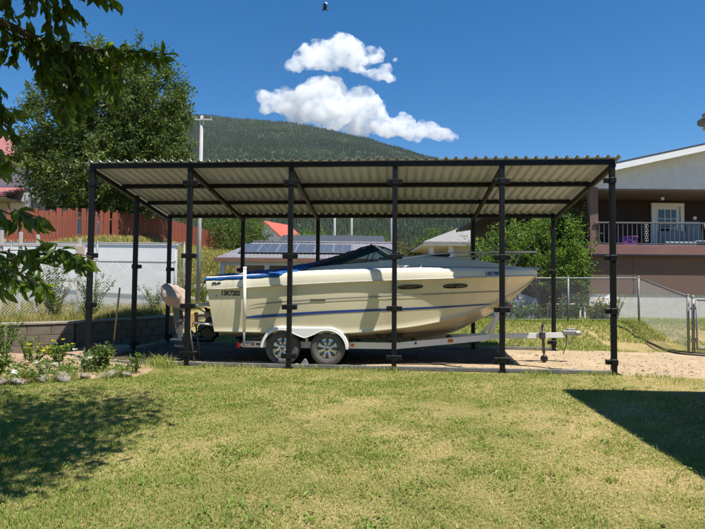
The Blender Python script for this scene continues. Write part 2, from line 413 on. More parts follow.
keel = crv([-2.5, 0, .9, 1.39, 2.056, 2.425, 2.938, 3.372, 3.70], [.40, .37, .385, .425, .55, .725, 1.005, 1.346, 1.672])
chb = crv([-2.5, 0, 1, 1.7, 2.3, 2.9, 3.4, 3.7], [1.095, 1.13, 1.03, .84, .60, .31, .085, .004])
chz = crv([-2.5, -.24, 1.0, 1.8, 2.5, 3.0, 3.4, 3.7], [.60, .60, .70, .83, 1.03, 1.24, 1.45, 1.673])
shb = crv([-2.5, -1, .6, 1.3, 1.9, 2.5, 3.0, 3.4, 3.62, 3.7], [1.13, 1.185, 1.185, 1.125, 1.0, .78, .54, .29, .11, .012])
shz = crv([-2.5, 0, 1.7, 3.7], [1.345, 1.505, 1.585, 1.676])
gwz = crv([-2.5, 0, 1.7, 2.8, 3.7], [1.585, 1.735, 1.79, 1.80, 1.80])
def top_pt(x, t, off=0.0, side=-1):
    """point on the topside, t = 0 at the chine, 1 at the sheer; the side slopes out a little and flares forward"""
    fl = max(0, min(1, (x - .8) / 2.2))
    pw = lambda a: a ** (1 + .55 * fl) if a > 0 else a
    e = pw(t)
    bulge = .014 * math.sin(PI * t) * (1 - fl)
    b = chb(x) + (shb(x) - chb(x)) * e + bulge; z = chz(x) + (shz(x) - chz(x)) * t
    if off:
        b2 = chb(x) + (shb(x) - chb(x)) * pw(t + .02); dz = (shz(x) - chz(x)) * .02 + 1e-4; db = b2 - (chb(x) + (shb(x) - chb(x)) * e)
        n = Vector((dz, -db)).normalized(); b += n.x * off; z += n.y * off
    return (x, side * b, z)
xs = list(np.linspace(XS, 1.0, 22)) + list(np.linspace(1.15, 3.3, 22)) + [3.4, 3.5, 3.58, 3.64, 3.68, 3.70]
TT = [0, .12, .25, .38, .5, .62, .75, .88, 1.0]
mb = MB()
for side in (-1, 1):
    rows = []
    for x in xs:
        rk = .0 if x > XS + .01 else 0
        k = keel(x); c, cz = chb(x), chz(x); kz = min(k, cz)
        r = [(x, 0, kz), (x, side * c * .33, kz + (cz - kz) * .30), (x, side * c * .36, kz + (cz - kz) * .27), (x, side * c * .66, kz + (cz - kz) * .62), (x, side * c * .69, kz + (cz - kz) * .59), (x, side * c * .955, cz - .012), (x, side * (c + .012), cz - .02)]
        r += [top_pt(x, t, 0, side) for t in TT]
        rows.append(r)
    # raked transom: shift the first station's top aft
    rows[0] = [(p[0] - .17 * (p[2] - .4) + .10, p[1], p[2]) for p in rows[0]]
    mb.grid(rows)
    if side == -1: tr_a = rows[0]
    else: tr_b = rows[0]
poly = tr_a + tr_b[::-1][:-1]
mb.add(poly, [tuple(range(len(poly)))])
hull = mb.build('hull', M['gelcoat'], boat)
def sx(x, z):  # follow the raked transom
    return x - .17 * (z - .4) + .10 if x <= XS + 1e-6 else x
# gunwale: outward lip then up and in
gun = MB(); rub = MB()
for side in (-1, 1):
    rows = []; rr = []
    for x in xs:
        h, z, g = shb(x), shz(x), gwz(x); inn = min(1, max(.06, h / .6))
        o_ = .030 * inn
        prof = [(h - .02 * inn, z - .004), (h + o_, z - .002), (h + o_ + .004 * inn, z + .02), (h + o_ * .6, z + .6 * (g - z)), (h + o_ * .1, g - .03), (h - .035 * inn, g - .004), (h - .09 * inn, g + .004), (h - .16 * inn, g - .004)]
        rows.append([(sx(x, zz), side * bb, zz) for bb, zz in prof])
        rr.append((sx(x, z), side * (h + o_ + .006), z + .004))
    gun.grid(rows)
    rub.tube(rr, .013, 6)
gun.build('gunwale', M['deck_white'], boat)
rub.build('rub_rail', mat('rub_rail', (.55, .52, .45), .5, (.42, .40, .35), 5, .6), boat)
# transom cap and swim platform
MB().box((XS - .09, 0, 1.50), (.10, 2.2, .13), bev=.03).build('transom_cap', M['deck_white'], boat)
MB().box((XS - .28, 0, 1.055), (.62, 1.7, .035), bev=.01).build('swim_platform', M['alu'], boat)
for y in (-.6, .6): MB().tube([(XS - .52, y, 1.04), (XS + .02, y, .74)], .014, 6).build('platform_strut', M['alu'], boat)
# foredeck and cabin top, crowned
cz_ = crv([.70, 1.42, 2.3, 3.1, 3.7], [2.02, 2.055, 2.0, 1.89, 1.803])
rows = []
dxs = list(np.linspace(.62, 3.3, 26)) + [3.45, 3.58, 3.66, 3.695]
for x in dxs:
    h, g = shb(x), gwz(x); inn = min(1, max(.06, h / .6)); c = cz_(max(.7, x)) if x > .7 else cz_(.7) - .03 * (.7 - x)
    e = h - .15 * inn; sh = max(0.0, h - .42 * inn)
    half = [(e, g - .004), (e - .05 * inn, g + .018), (sh + .04 * inn, g + .028 + .10 * (c - g)), (sh, g + .62 * (c - g)), (sh * .8, g + .84 * (c - g)), (sh * .4, g + .97 * (c - g))]
    rows.append([(x, -b, z) for b, z in half] + [(x, 0, c)] + [(x, b, z) for b, z in half[::-1]])
mb = MB().grid(rows); n = len(rows[0]); mb.f.append(tuple(range(n))); mb.sm.append(False)
mb.build('foredeck', M['deck_white'], boat)
# side decks along the cockpit
cab = crv([-2.6, -1.15, -.62, .36, .70], [1.60, 1.69, 1.79, 1.885, 1.918])
mb = MB()
for side in (-1, 1):
    rows = []
    for x in np.linspace(XS + .02, .63, 18):
        h, g = shb(x), gwz(x)
        cb = cab(x) - g
        rows.append([(x, side * (h - .15), g - .006), (x, side * (h - .20), g + .018), (x, side * (h - .38), g + .028 + .16 * cb), (x, side * (h - .42), g + cb), (x, side * (h - .46), g + cb), (x, side * (h - .48), g - .35)])
    mb.grid(rows)
mb.build('side_deck', M['deck_white'], boat)
# blue pin line on the deck edge
mb = MB()
for side in (-1, 1):
    r = []
    for x in np.linspace(.4, 3.2, 24):
        h, g = shb(x), gwz(x); inn = min(1, h / .6)
        r.append([(x, side * (h - .155 * inn), g + .003), (x, side * (h - .185 * inn), g + .018)])
    mb.grid(r)
mb.build('deck_line', M['stripe_blue'], boat)
# side hatch on the foredeck
MB().box((1.75, 0, 2.065), (.5, .5, .04), bev=.012).build('deck_hatch', M['dark_plastic'], boat)
# blue stripe, thin lines and raised moulding on the topside
def band(x0, x1, t0, t1, off, n=40, side=-1, fade=True):
    r = []
    for i in range(n + 1):
        x = x0 + (x1 - x0) * i / n; s = i / n
        a, b = t0(s), t1(s); w = min(1, (s + .02) * 14, (1 - s + .015) * 14) if fade else 1
        m_ = (a + b) / 2; a, b = m_ + (a - m_) * w, m_ + (b - m_) * w
        r.append([top_pt(x, a, off, side), top_pt(x, b, off, side)])
    return MB().grid(r)
def tz(x, z): return (z - chz(x)) / (shz(x) - chz(x))
s_st = crv([-1.80, -.05, 1.5, 2.85], [.855, .985, 1.06, 1.135])
for side in (-1, 1):
    L_ = lambda s: -1.80 + (2.86 + 1.80) * s
    o = band(-1.80, 2.86, lambda s: tz(L_(s), s_st(L_(s)) - (.030 - .015 * s)), lambda s: tz(L_(s), s_st(L_(s)) + (.030 - .015 * s)), .004, side=side).build('hull_stripe', M['stripe_blue'], boat)
    z2 = crv([-1.9, -1.65, -1.2, 1.0, 3.1], [.97, 1.08, 1.135, 1.28, 1.385])
    L2 = lambda s: -1.72 + 4.8 * s
    band(-1.72, 3.08, lambda s: tz(L2(s), z2(L2(s)) - .015 + .006 * s), lambda s: tz(L2(s), z2(L2(s)) + .015 - .006 * s), .012, side=side, n=50).build('hull_moulding', mat('moulding_grey', (.30, .285, .245), .5, None, 4, .5), boat)
    z3 = crv([-1.95, -1.72, -1.5], [.90, 1.0, 1.09])
    # portlights
    for (xc, zc, w, h) in ((1.20, 1.437, .225, .034), (2.02, 1.462, .225, .034)):
        ring = []; n = 24; P = [top_pt(xc, tz(xc, zc), .010, side)]
        for k in range(n):
            a = 2 * PI * k / n; ex = abs(math.cos(a)) ** .8 * math.copysign(1, math.cos(a)); P.append(top_pt(xc + w * ex, tz(xc + w * ex, zc + h * math.sin(a) + .012 * math.cos(a)), .010, side))
        ml = MB().add(P, [(0, 1 + k, 1 + (k + 1) % n) for k in range(n)]).build('portlight', M['window_glass'], boat)
        fr = MB().tube([Vector(p) for p in P[1:]] + [Vector(P[1])], .008, 5).build('portlight_frame', M['dark_plastic'], ml)
    v_ = MB().box(top_pt(-.45, tz(-.45, 1.19), .006, side), (.28, .014, .030), bev=.006).build('side_vent', M['steel_dark'], boat)
    MB().box(top_pt(-2.33, tz(-2.33, 1.24), .005, side), (.03, .02, .02), bev=.006).build('drain_fitting', M['dark_plastic'], boat)

def text(s, size, m, parent, loc, rot, name, sx_=1.0, shear=0.0, ext=.0015):
    cu = bpy.data.curves.new(name, 'FONT'); cu.body = s; cu.size = size; cu.extrude = ext; cu.shear = shear; cu.align_x = 'LEFT'; cu.offset = size * .034
    t = bpy.data.objects.new('tmp_text', cu); COL.objects.link(t); bpy.context.view_layer.update()
    me = bpy.data.meshes.new_from_object(t.evaluated_get(bpy.context.evaluated_depsgraph_get())); bpy.data.objects.remove(t); me.name = name; me.materials.clear()
    o = link(name, me, m, parent, loc, rot); o.scale = (sx_, 1, 1); return o
def place_text(s, x0, z0, size, m, name, sx_=1.0):
    a = Vector(top_pt(x0, tz(x0, z0), .006)); b = Vector(top_pt(x0, tz(x0, z0 + .06), .006)); c = Vector(top_pt(x0 + .3, tz(x0 + .3, z0), .006))
    ex = (c - a).normalized(); ey = (b - a); ey = (ey - ex * ey.dot(ex)).normalized(); R = Matrix((ex, ey, ex.cross(ey))).transposed()
    return text(s, size, m, boat, a, R.to_euler(), name, sx_)
M['ink'] = mat('black_vinyl', (.012, .012, .014), .4, None, 5, .3)
place_text('13K7202', -2.245, 1.252, .125, M['ink'], 'registration_number', .80)
# repeat of the number on the gunwale by the bow
xa = 2.58
a = Vector((xa, -(shb(xa) + .028), shz(xa) + .035)); c = Vector((xa + .4, -(shb(xa + .4) + .028), shz(xa + .4) + .035)); ex = (c - a).normalized(); ey = Vector((0, .10, 1)); ey = (ey - ex * ey.dot(ex)).normalized()
text('13K7202', .092, M['stripe_blue'], boat, a - Vector((0, .012, 0)), Matrix((ex, ey, ex.cross(ey))).transposed().to_euler(), 'registration_number', .95)
# emblem on the stern quarter: a slanted cross with a bar
zq = shz(-2.3) + .115; yq = -(shb(-2.3) + .031)
mb = MB()
for (x0_, x1_, f) in ((-2.40, -2.33, 1), (-2.33, -2.40, 1), (-2.325, -2.275, 1), (-2.29, -2.25, -1)):
    mb.bar((x0_, yq, zq - .022), (x1_, yq + .004, zq + .022), .006, .014, up=(1, 0, 0))
mb.bar((-2.41, yq, zq), (-2.24, yq, zq), .006, .008, up=(0, 0, 1))
mb.build('emblem', M['ink'], boat)

# windshield: frame and panes
wsh = MB()
ap = (.53, .72, 2.20); fb = (.90, .70, 2.00); rb = (-.62, .765, 1.80); ctr_t = (.72, 0, 2.22); ctr_b = (1.12, 0, 2.055)
mirror = lambda p: (p[0], -p[1], p[2])
def pane(pts, name='windshield_pane'):
    p = [Vector(q) for q in pts]; n = (p[1] - p[0]).cross(p[2] - p[0]).normalized() * .006
    return MB().prism(p, n).build(name, M['boat_glass'], boat)
for f in (lambda p: p, mirror):
    pane([f(rb), f((.86, .735, 1.935)), f((.90, .73, 1.95)), f(ap)])
    pane([f(ap), f((.90, .73, 1.95)), f((1.10, .03, 2.052)), f((.71, .03, 2.218))])
    wsh.tube([f(rb), f(ap), f((.71, .0, 2.222))], .016, 6); wsh.tube([f(rb), f((.90, .735, 1.938)), f((1.12, 0, 2.05))], .014, 6)
    wsh.tube([f(ap), f((.90, .735, 1.945))], .018, 6); wsh.tube([f((.50, .735, 2.185)), f((.38, .76, 1.90))], .010, 6)
wsh.tube([ctr_t, ctr_b], .014, 6)
wsh.build('windshield_frame', M['dark_plastic'], boat)
for f in (lambda p: p, mirror): MB().bar(f((.54, .735, 2.215)), f((.92, .745, 1.97)), .02, .03).build('windshield_trim', M['alu'], boat)
# blue cover stretched from windshield frame to the stern
rows = []
ce = crv([-2.60, -2.3, -1.4, -.62, .3, .56], [1.635, 1.67, 1.78, 1.93, 2.17, 2.235])
for x in np.linspace(-2.55, .56, 44):
    t = max(0, min(1, (x + 1.15) / .6)); t = t * t * (3 - 2 * t)
    hbx = shb(max(XS, x)); g = gwz(max(XS, x))
    ws = rb[2] + (ap[2] - rb[2]) * max(0, min(1, (x - rb[0]) / (ap[0] - rb[0]))) + .018
    eb = (hbx + .012) * (1 - t) + (.765 - .04 * max(0, (x + .62) / 1.15)) * t; ez = (g - .018) * (1 - t) + ws * t
    c = ce(x); row = []
    for k in range(-14, 15):
        s = k / 14; a = abs(s)
        z = ez + (c - ez) * (1 - a ** 2.2) + .018 * math.sin(9 * x + 5 * s) * (1 - a) * .7 + .010 * math.sin(23 * x - 11 * s) * (1 - a ** 4)
        row.append((x, s * eb, z))
    # hem
    hem = .045 * (1 - t) + .02
    row = [(x, -eb - .004, ez - hem + .012 * math.sin(17 * x))] + row + [(x, eb + .004, ez - hem)]
    rows.append(row)
rows.insert(0, [(-2.575, y, z - .10) for (_, y, z) in rows[0]])
cv = MB().grid(rows).build('cockpit_cover', M['canvas_blue'], boat)
md = cv.modifiers.new('cloth', 'SOLIDIFY'); md.thickness = .004
# rolled dark edge of the folded top along the near side
M['canvas_navy'] = mat('canvas_navy', (.01, .018, .05), .85, None, 7, .6)
for f in (lambda p: p, mirror):
    pts = [f((x, .785 - .045 * max(0, (x + .62) / 1.15), rb[2] + (ap[2] - rb[2]) * (x - rb[0]) / (ap[0] - rb[0]) + .03 + .008 * math.sin(x * 26))) for x in np.linspace(-.75, .5, 26)]
    MB().tube(pts, [.012 + .010 * math.sin(i * 1.3) ** 2 for i in range(26)], 7).build('folded_top', M['canvas_navy'], boat)
# bow rail
rl = MB(); st = []
rp = [(.92, -.98, 1.86), (1.0, -.975, 1.945), (1.35, -.96, 2.0), (1.75, -.90, 2.05), (2.3, -.74, 2.085), (2.9, -.50, 2.115), (3.35, -.25, 2.135), (3.62, -.09, 2.145), (3.70, 0, 2.146)]
rl.tube(rp + [mirror(p) for p in rp[::-1][1:]], .0125, 8); rl.build('bow_rail', M['alu'], boat)
for (x1, x2) in ((1.52, 1.38), (2.56, 2.32), (3.34, 3.16)):
    for s in (-1, 1):
        yb = shb(x2) - .10 * min(1, shb(x2) / .6)
        yt = np.interp(x1, [p[0] for p in rp], [abs(p[1]) for p in rp]); zt = np.interp(x1, [p[0] for p in rp], [p[2] for p in rp])
        q = MB().tube([(x1, s * yt, zt), (x2, s * yb, gwz(x2))], .010, 6); q.lathe([(.026, 0), (.022, .012), (0, .014)], 10, (x2, s * yb, gwz(x2)), 'Z'); q.build('rail_stanchion', M['alu'], boat)
# cleats and lights on the deck edge
for x in (1.10, -1.9):
    for s in (-1, 1):
        z = gwz(x) + .004; q = MB().box((x, s * (shb(x) - .09), z + .012), (.05, .03, .03), bev=.006); q.tube([(x - .075, s * (shb(x) - .09), z + .036), (x, s * (shb(x) - .09), z + .030), (x + .075, s * (shb(x) - .09), z + .036)], .009, 6); q.build('cleat', M['chrome'], boat)
MB().lathe([(.05, 0), (.045, .05), (.02, .075), (0, .078)], 12, (.98, -.94, gwz(1) + .01), 'Z').build('deck_vent', M['deck_white'], boat)
MB().bar((3.5, 0, 1.83), (3.74, 0, 1.83), .09, .03).tube([(3.70, -.06, 1.81), (3.70, .06, 1.81)], .03, 8).build('anchor_roller', M['alu'], boat)
# U-bolt at the stem
MB().tube([(3.16, -.03, 1.14), (3.23, -.03, 1.10), (3.23, .03, 1.10), (3.16, .03, 1.14)], .009, 6).build('bow_eye', M['chrome'], boat)
# stern drive
dr = MB(); dr.box((-2.50, 0, .66), (.22, .34, .42), bev=.05); dr.build('drive_mount', M['dark_plastic'], boat)
leg = MB(); RT = Matrix.Rotation(math.radians(-32), 3, 'Y')
for (c, d, b) in (((-2.74, 0, .68), (.30, .20, .34), .06), ((-2.86, 0, .50), (.34, .11, .40), .045), ((-2.92, 0, .58), (.50, .26, .025), .01)): leg.box(c, d, RT, b)
leg.lathe([(0, -.30), (.045, -.26), (.066, -.12), (.066, .14), (.05, .22), (0, .24)], 14, (-2.96, 0, .34), 'X')
leg.build('stern_drive', M['dark_plastic'], boat)
prp = MB()
for k in range(4):
    a = k * PI / 2 + .3; c, s = math.cos(a), math.sin(a)
    P = [(-3.23 + dx_, r * c - w * s, .34 + r * s + w * c) for r, w, dx_ in ((.05, -.02, .03), (.12, -.07, .04), (.18, -.03, .01), (.17, .06, -.03), (.10, .07, -.04), (.05, .02, -.02))]
    prp.prism(P, (.012, 0, 0))
prp.build('propeller', M['alu'], boat)
MB().box((-2.70, -.13, .88), (.20, .06, .15), Matrix.Rotation(.5, 3, 'Y'), .02).build('drive_cover_panel', M['yellow'], boat)
MB().box((-2.84, -.16, .84), (.12, .05, .13), Matrix.Rotation(.7, 3, 'Y'), .02).build('drive_badge', M['canvas_beige'], boat)

# ------------------------------------------------------------------ small outboard under a beige cover, on a bracket behind the stern
kb = cw(-3.02, .47, 0)
kick = thing('outboard_motor', 'small auxiliary outboard under a beige fabric cover behind the boat stern', 'outboard motor', kb, -YAW)
bm = bmesh.new(); bmesh.ops.create_icosphere(bm, subdivisions=3, radius=1)
for v in bm.verts:
    x, y, z = v.co; n = rnd.uniform(-.5, .5) + .3 * noise2(np.array([x * 1.7 + y]), np.array([z * 1.7 - y * .5]), 21, 3)[0]; f = abs(math.sin(6 * math.atan2(y, x) + 2.5 * z))
    sgn = lambda a, e: math.copysign(abs(a) ** e, a)
    v.co = Vector((sgn(x, .9) * .31, sgn(y, .8) * .20, sgn(z, .95) * .235 - .22 * x * .20)) * (1 + .36 * n - .13 * f * (1 - .6 * z) * .6)
    if z < -.3: v.co.x *= 1 - .25 * (-.3 - z); v.co.y *= 1 - .25 * (-.3 - z)
me = bpy.data.meshes.new('fabric_cover'); bm.to_mesh(me); bm.free(); me.polygons.foreach_set('use_smooth', [True] * len(me.polygons))
o = link('fabric_cover', me, M['canvas_beige'], kick, (-.17, 0, 1.20)); sb = o.modifiers.new('soft', 'SUBSURF'); sb.levels = 1; sb.render_levels = 2; o.rotation_euler = (0, math.radians(10), 0)
mb = MB(); mb.box((-.10, 0, .90), (.16, .13, .36), Matrix.Rotation(-.12, 3, 'Y'), .03); mb.box((-.06, 0, .58), (.11, .06, .42), Matrix.Rotation(-.15, 3, 'Y'), .02); mb.box((-.10, 0, .42), (.24, .14, .018))
mb.lathe([(0, -.16), (.035, -.12), (.042, .06), (.02, .12), (0, .13)], 12, (-.02, 0, .31), 'X'); mb.build('lower_unit', mat('outboard_grey', (.10, .10, .11), .4, None, 5, .4), kick)
MB().bar((.06, -.02, 1.0), (.14, -.02, .72), .10, .06).build('clamp_bracket', M['alu'], kick)
MB().box((.20, 0, .79), (.05, .36, .26), bev=.01).build('motor_board', M['wood_handle'], kick)
for y in (-.12, .12): MB().tube([(.22, y, .74), (.66, y, .70)], .018, 6).build('bracket_arm', M['alu'], kick)
for y in (-.16, .16): MB().tube([(.18, y, .72), (.30, y, .012)], .016, 6).build('stand_leg', M['steel_dark'], kick)
MB().tube([(.27, -.16, .2), (.27, .16, .2)], .012, 6).build('stand_brace', M['steel_dark'], kick)

# ------------------------------------------------------------------ trailer
tr = thing('boat_trailer', 'white tandem axle boat trailer carrying the cream motor boat', 'trailer', bw, -YAW)
TW = M['trailer_white']
for s in (-1, 1):
    q = MB(); pts = [(-1.90, s * .86, .345), (.95, s * .86, .36), (2.75, s * .10, .475)]
    q.bar(pts[0], pts[1], .06, .115); q.bar(pts[1], pts[2], .06, .115); q.build('frame_rail', TW, tr)
MB().bar((2.5, 0, .475), (4.20, 0, .535), .085, .095).build('tongue', TW, tr)
for x in (-1.84, -.1, .95): MB().box((x, 0, .33), (.075, 1.66, .075), bev=.004).build('cross_member', TW, tr)
def wheel(x, s, lab=None):
    y = s * 1.04
    w = bpy.data.objects.new('wheel', None); COL.objects.link(w); w.parent = tr; w.location = (x, y, .315); w.rotation_euler = (0, rnd.uniform(0, 6), 0 if s < 0 else PI)
    R0 = .315
    MB().lathe([(.182, -.075), (.205, -.098), (.25, -.105), (.285, -.098), (.306, -.078), (.315, -.045), (.309, -.042), (.309, -.034), (.315, -.031), (.315, -.004), (.309, -.002), (.309, .002), (.315, .004), (.315, .031), (.309, .034), (.309, .042), (.315, .045), (.306, .078), (.285, .098), (.25, .105), (.205, .098), (.182, .075)], 40).build('tyre', M['rubber'], w)
    q = MB(); q.lathe([(.192, -.088), (.196, -.076), (.186, -.066), (.176, -.03), (.172, .08), (.186, .088)], 32)
    q.lathe([(.072, -.055), (.066, -.070), (.045, -.080), (0, -.082)], 18)
    for k in range(8):
        a = 2 * PI * k / 8; P = []
        for (r, wd) in ((.060, .021), (.11, .019), (.155, .030), (.176, .044)):
            dpt = -.062 + .35 * max(0, r - .11) * .2
            for e in (-1, 1):
                P.append((r * math.cos(a) - e * wd * math.sin(a), dpt - (.008 if abs(wd) < .02 else 0), r * math.sin(a) + e * wd * math.cos(a)))
        q.add(P + [(p[0], p[1] + .022, p[2]) for p in P], [(0, 1, 3, 2), (2, 3, 5, 4), (4, 5, 7, 6), (0, 2, 10, 8), (2, 4, 12, 10), (4, 6, 14, 12), (1, 9, 11, 3), (3, 11, 13, 5), (5, 13, 15, 7)])
    for k in range(5):
        a = 2 * PI * k / 5 + .2; q.lathe([(.010, -.068), (.010, -.084), (0, -.088)], 8, (.062 * math.cos(a), 0, .062 * math.sin(a)))
    q.build('rim', M['chrome'], w)
    MB().lathe([(.172, -.03), (.02, -.034), (0, -.034)], 20).build('brake_drum', M['galv'], w)
    MB().lathe([(.034, -.078), (.032, -.105), (.022, -.116), (0, -.118)], 14).build('hub_cap', M['steel_dark'], w)
for s in (-1, 1):
    for x in (-1.095, -.28): wheel(x, s)
for x in (-1.095, -.28):
    MB().tube([(x, -.96, .30), (x, .96, .30)], .034, 8).build('axle', M['steel_dark'], tr)
    for s in (-1, 1):
        q = MB()
        for k in range(4): q.bar((x - .32 + .06 * k, s * .86, .285 - .012 * k + .02), (x + .32 - .06 * k, s * .86, .285 - .012 * k + .02), .045, .010)
        q.build('leaf_spring', M['steel_dark'], tr)
# tandem fender: arched band with a side plate that dips between the wheels
for s in (-1, 1):
    outer = []; inner = []
    for a in np.linspace(178, 78, 18): outer.append((-1.095 + .385 * math.cos(math.radians(a)), .315 + .370 * math.sin(math.radians(a))))
    for a in np.linspace(102, 0, 18): outer.append((-.28 + .385 * math.cos(math.radians(a)), .315 + .370 * math.sin(math.radians(a))))
    for a in np.linspace(180, 52, 20): inner.append((-1.095 + .345 * math.cos(math.radians(a)), .315 + .333 * math.sin(math.radians(a))))
    inner += [(-.78, .535), (-.6875, .505), (-.595, .535)]
    for a in np.linspace(128, 0, 20): inner.append((-.28 + .345 * math.cos(math.radians(a)), .315 + .333 * math.sin(math.radians(a))))
    q = MB(); ys = s * 1.185; yi = s * .90
    poly = [(x, ys, z) for x, z in outer] + [(x, ys, z) for x, z in inner[::-1]]
    bm = bmesh.new(); vs_ = [bm.verts.new(p) for p in poly]; bm.faces.new(vs_); bmesh.ops.triangulate(bm, faces=bm.faces[:]); bm.verts.index_update()
    fs = [tuple(v.index for v in f.verts) for f in bm.faces]; bm.free()
    q.add(poly, fs); q.add([(x, ys + s * .004, z) for x, y, z in poly], fs)
    bz = [(ys + s * .004, 0), (ys - s * .004, .014), (ys - s * .03, .024), (ys - s * .10, .028), (yi, .028)]
    q.grid([[(x, yy, z + dz) for (x, z) in outer] for yy, dz in bz])
    # rolled inner lip
    q.tube([(x, ys + s * .003, z) for x, z in inner], .007, 5)
    q.build('fender', TW, tr)
    for x in (-1.42, .05, -.69): MB().bar((x, s * .86, .38), (x, s * .93, .42 if abs(x + .69) > .1 else .66), .05, .04).build('fender_bracket', TW, tr)
# bunks, rollers, keel supports
for s in (-1, 1):
    MB().bar((-1.9, s * .62, .515), (1.1, s * .60, .53), .10, .05).build('bunk', M['rubber'], tr)
    for x in (-1.6, -.1, .95): MB().bar((x, s * .62, .36), (x, s * .62, .50), .05, .05, up=(1, 0, 0)).build('bunk_post', M['galv'], tr)
    for x in (.62, .84, 1.02):
        q = MB().lathe([(.0, -.045), (.045, -.045), (.055, -.02), (.055, .02), (.045, .045), (0, .045)], 12, (x, s * .84, .50 + .03 * (x - .6)), 'Y'); q.bar((x, s * .84, .40), (x, s * .84, .50), .035, .03, up=(1, 0, 0)); q.build('side_roller', M['dark_plastic'], tr)
for x in (-1.4, .2, 1.3, 2.0):
    MB().lathe([(.02, -.09), (.055, -.085), (.035, 0), (.055, .085), (.02, .09)], 12, (x, 0, .34 + (.05 if x > 1 else 0) + (.06 if x > 1.8 else 0)), 'Y').build('keel_roller', M['rubber'], tr)
    MB().box((x, 0, .29 + (.05 if x > 1 else 0)), (.06, .24, .05)).build('roller_bracket', M['galv'], tr)
# rear guide poles, tail lights, reflective tape, markers
for s in (-1, 1):
    q = MB().tube([(-1.78, s * 1.22, .62), (-1.775, s * 1.255, 1.745)], .030, 10); q.lathe([(.034, 0), (.034, .035), (.0, .04)], 12, (-1.775, s * 1.255, 1.735), 'Z'); gp = q.build('guide_pole', TW, tr)
    MB().tube([(-1.785, s * .88, .35), (-1.785, s * 1.17, .35), (-1.782, s * 1.205, .38), (-1.78, s * 1.22, .63)], .021, 8).build('guide_pole_stem', M['galv'], tr)
    MB().box((-1.93, s * 1.0, .345), (.045, .22, .09), bev=.01).build('tail_light', M['red_lens'], tr)
    MB().box((-1.80, s * .96, .345), (.20, .14, .05)).build('light_bracket', TW, tr)
    for k, x in enumerate((-1.72, -1.60, 1.3)): MB().box((x, s * (.894 if x < 1 else .75), .35 if x < 1 else .40), (.075, .004, .04), Matrix.Rotation(0 if x < 1 else -s * -.40, 3, 'Z')).build('reflective_tape', M['red_lens'] if k == 0 else M['stripe_blue'], tr)
    MB().box((.16, s * .895, .36), (.06, .014, .05), bev=.006).build('side_marker', M['amber_lens'], tr)
    MB().box((1.98, s * .46, .428), (.11, .02, .065), Matrix.Rotation(s * -.40, 3, 'Z'), .008).build('side_marker', M['amber_lens'], tr)
# winch post, winch, bow stop
MB().bar((2.78, 0, .50), (2.99, 0, 1.02), .09, .07, up=(1, 0, 0)).build('winch_post', TW, tr)
MB().bar((2.62, 0, .52), (2.90, 0, .82), .05, .05, up=(1, 0, 0)).build('winch_brace', TW, tr)
MB().box((3.10, 0, 1.03), (.22, .15, .17), Matrix.Rotation(-.5, 3, 'Y'), .03).build('winch', M['galv'], tr)
MB().tube([(3.12, -.08, 1.05), (3.12, -.13, 1.05), (3.20, -.14, 1.12), (3.20, -.20, 1.12)], .010, 6).build('winch_handle', M['red_lens'], tr)
MB().lathe([(.0, -.06), (.05, -.06), (.035, 0), (.05, .06), (0, .06)], 12, (3.05, 0, 1.16), 'Y').build('bow_stop', M['rubber'], tr)
MB().tube([(3.12, 0, 1.08), (3.22, 0, 1.10)], .012, 6).build('winch_strap', M['yellow'], tr)
# tongue jack with small wheel, coupler, chain
MB().tube([(3.78, -.085, .74), (3.80, -.085, .19)], .028, 10).build('jack_tube', M['steel_dark'], tr)
MB().box((3.775, -.085, .53), (.10, .08, .14), bev=.01).build('jack_clamp', M['steel_dark'], tr)
MB().tube([(3.80, -.085, .30), (3.803, -.085, .09)], .020, 8).build('jack_inner_tube', M['galv'], tr)
MB().lathe([(0, -.03), (.055, -.03), (.07, -.012), (.07, .012), (.055, .03), (0, .03)], 18, (3.805, -.085, .082), 'Y').build('jack_wheel', M['dark_plastic'], tr)
MB().tube([(3.775, -.085, .74), (3.775, -.085, .77), (3.83, -.16, .78), (3.83, -.19, .75)], .010, 6).build('jack_handle', M['steel_dark'], tr)
q = MB(); q.box((4.30, 0, .58), (.26, .10, .09), bev=.015); q.box((4.46, 0, .575), (.15, .12, .10), bev=.04); q.box((4.34, 0, .64), (.16, .04, .05), bev=.01); q.build('coupler', M['galv'], tr)
q = MB(); pts = [(4.24 + .14 * t, -.06, .55 - .34 * math.sin(PI * min(1, t * 1.1)) * (.55 if t < .9 else .4) ) for t in np.linspace(0, 1, 12)]
for i in range(len(pts) - 1): q.tube([pts[i], pts[i + 1]], .009, 5)
pts = [(4.26, .06, .54), (4.27, .06, .36), (4.23, .06, .24), (4.20, .05, .16)]
q.tube(pts, .009, 5); q.build('safety_chain', M['steel_dark'], tr)

# wheel chock on the ground between the near wheels
ck = cw(-.69, .30, 0)
o = MB().prism([(-.085, -.06, .008), (.085, -.06, .008), (.03, -.06, .115), (.0, -.06, .125)], (0, .12, 0)).build('wheel_chock', M['galv']); o.location = ck; o.rotation_euler = (0, 0, -YAW)
tag(o, 'grey wedge wheel chock on the ground between the two near trailer wheels', 'wheel chock')

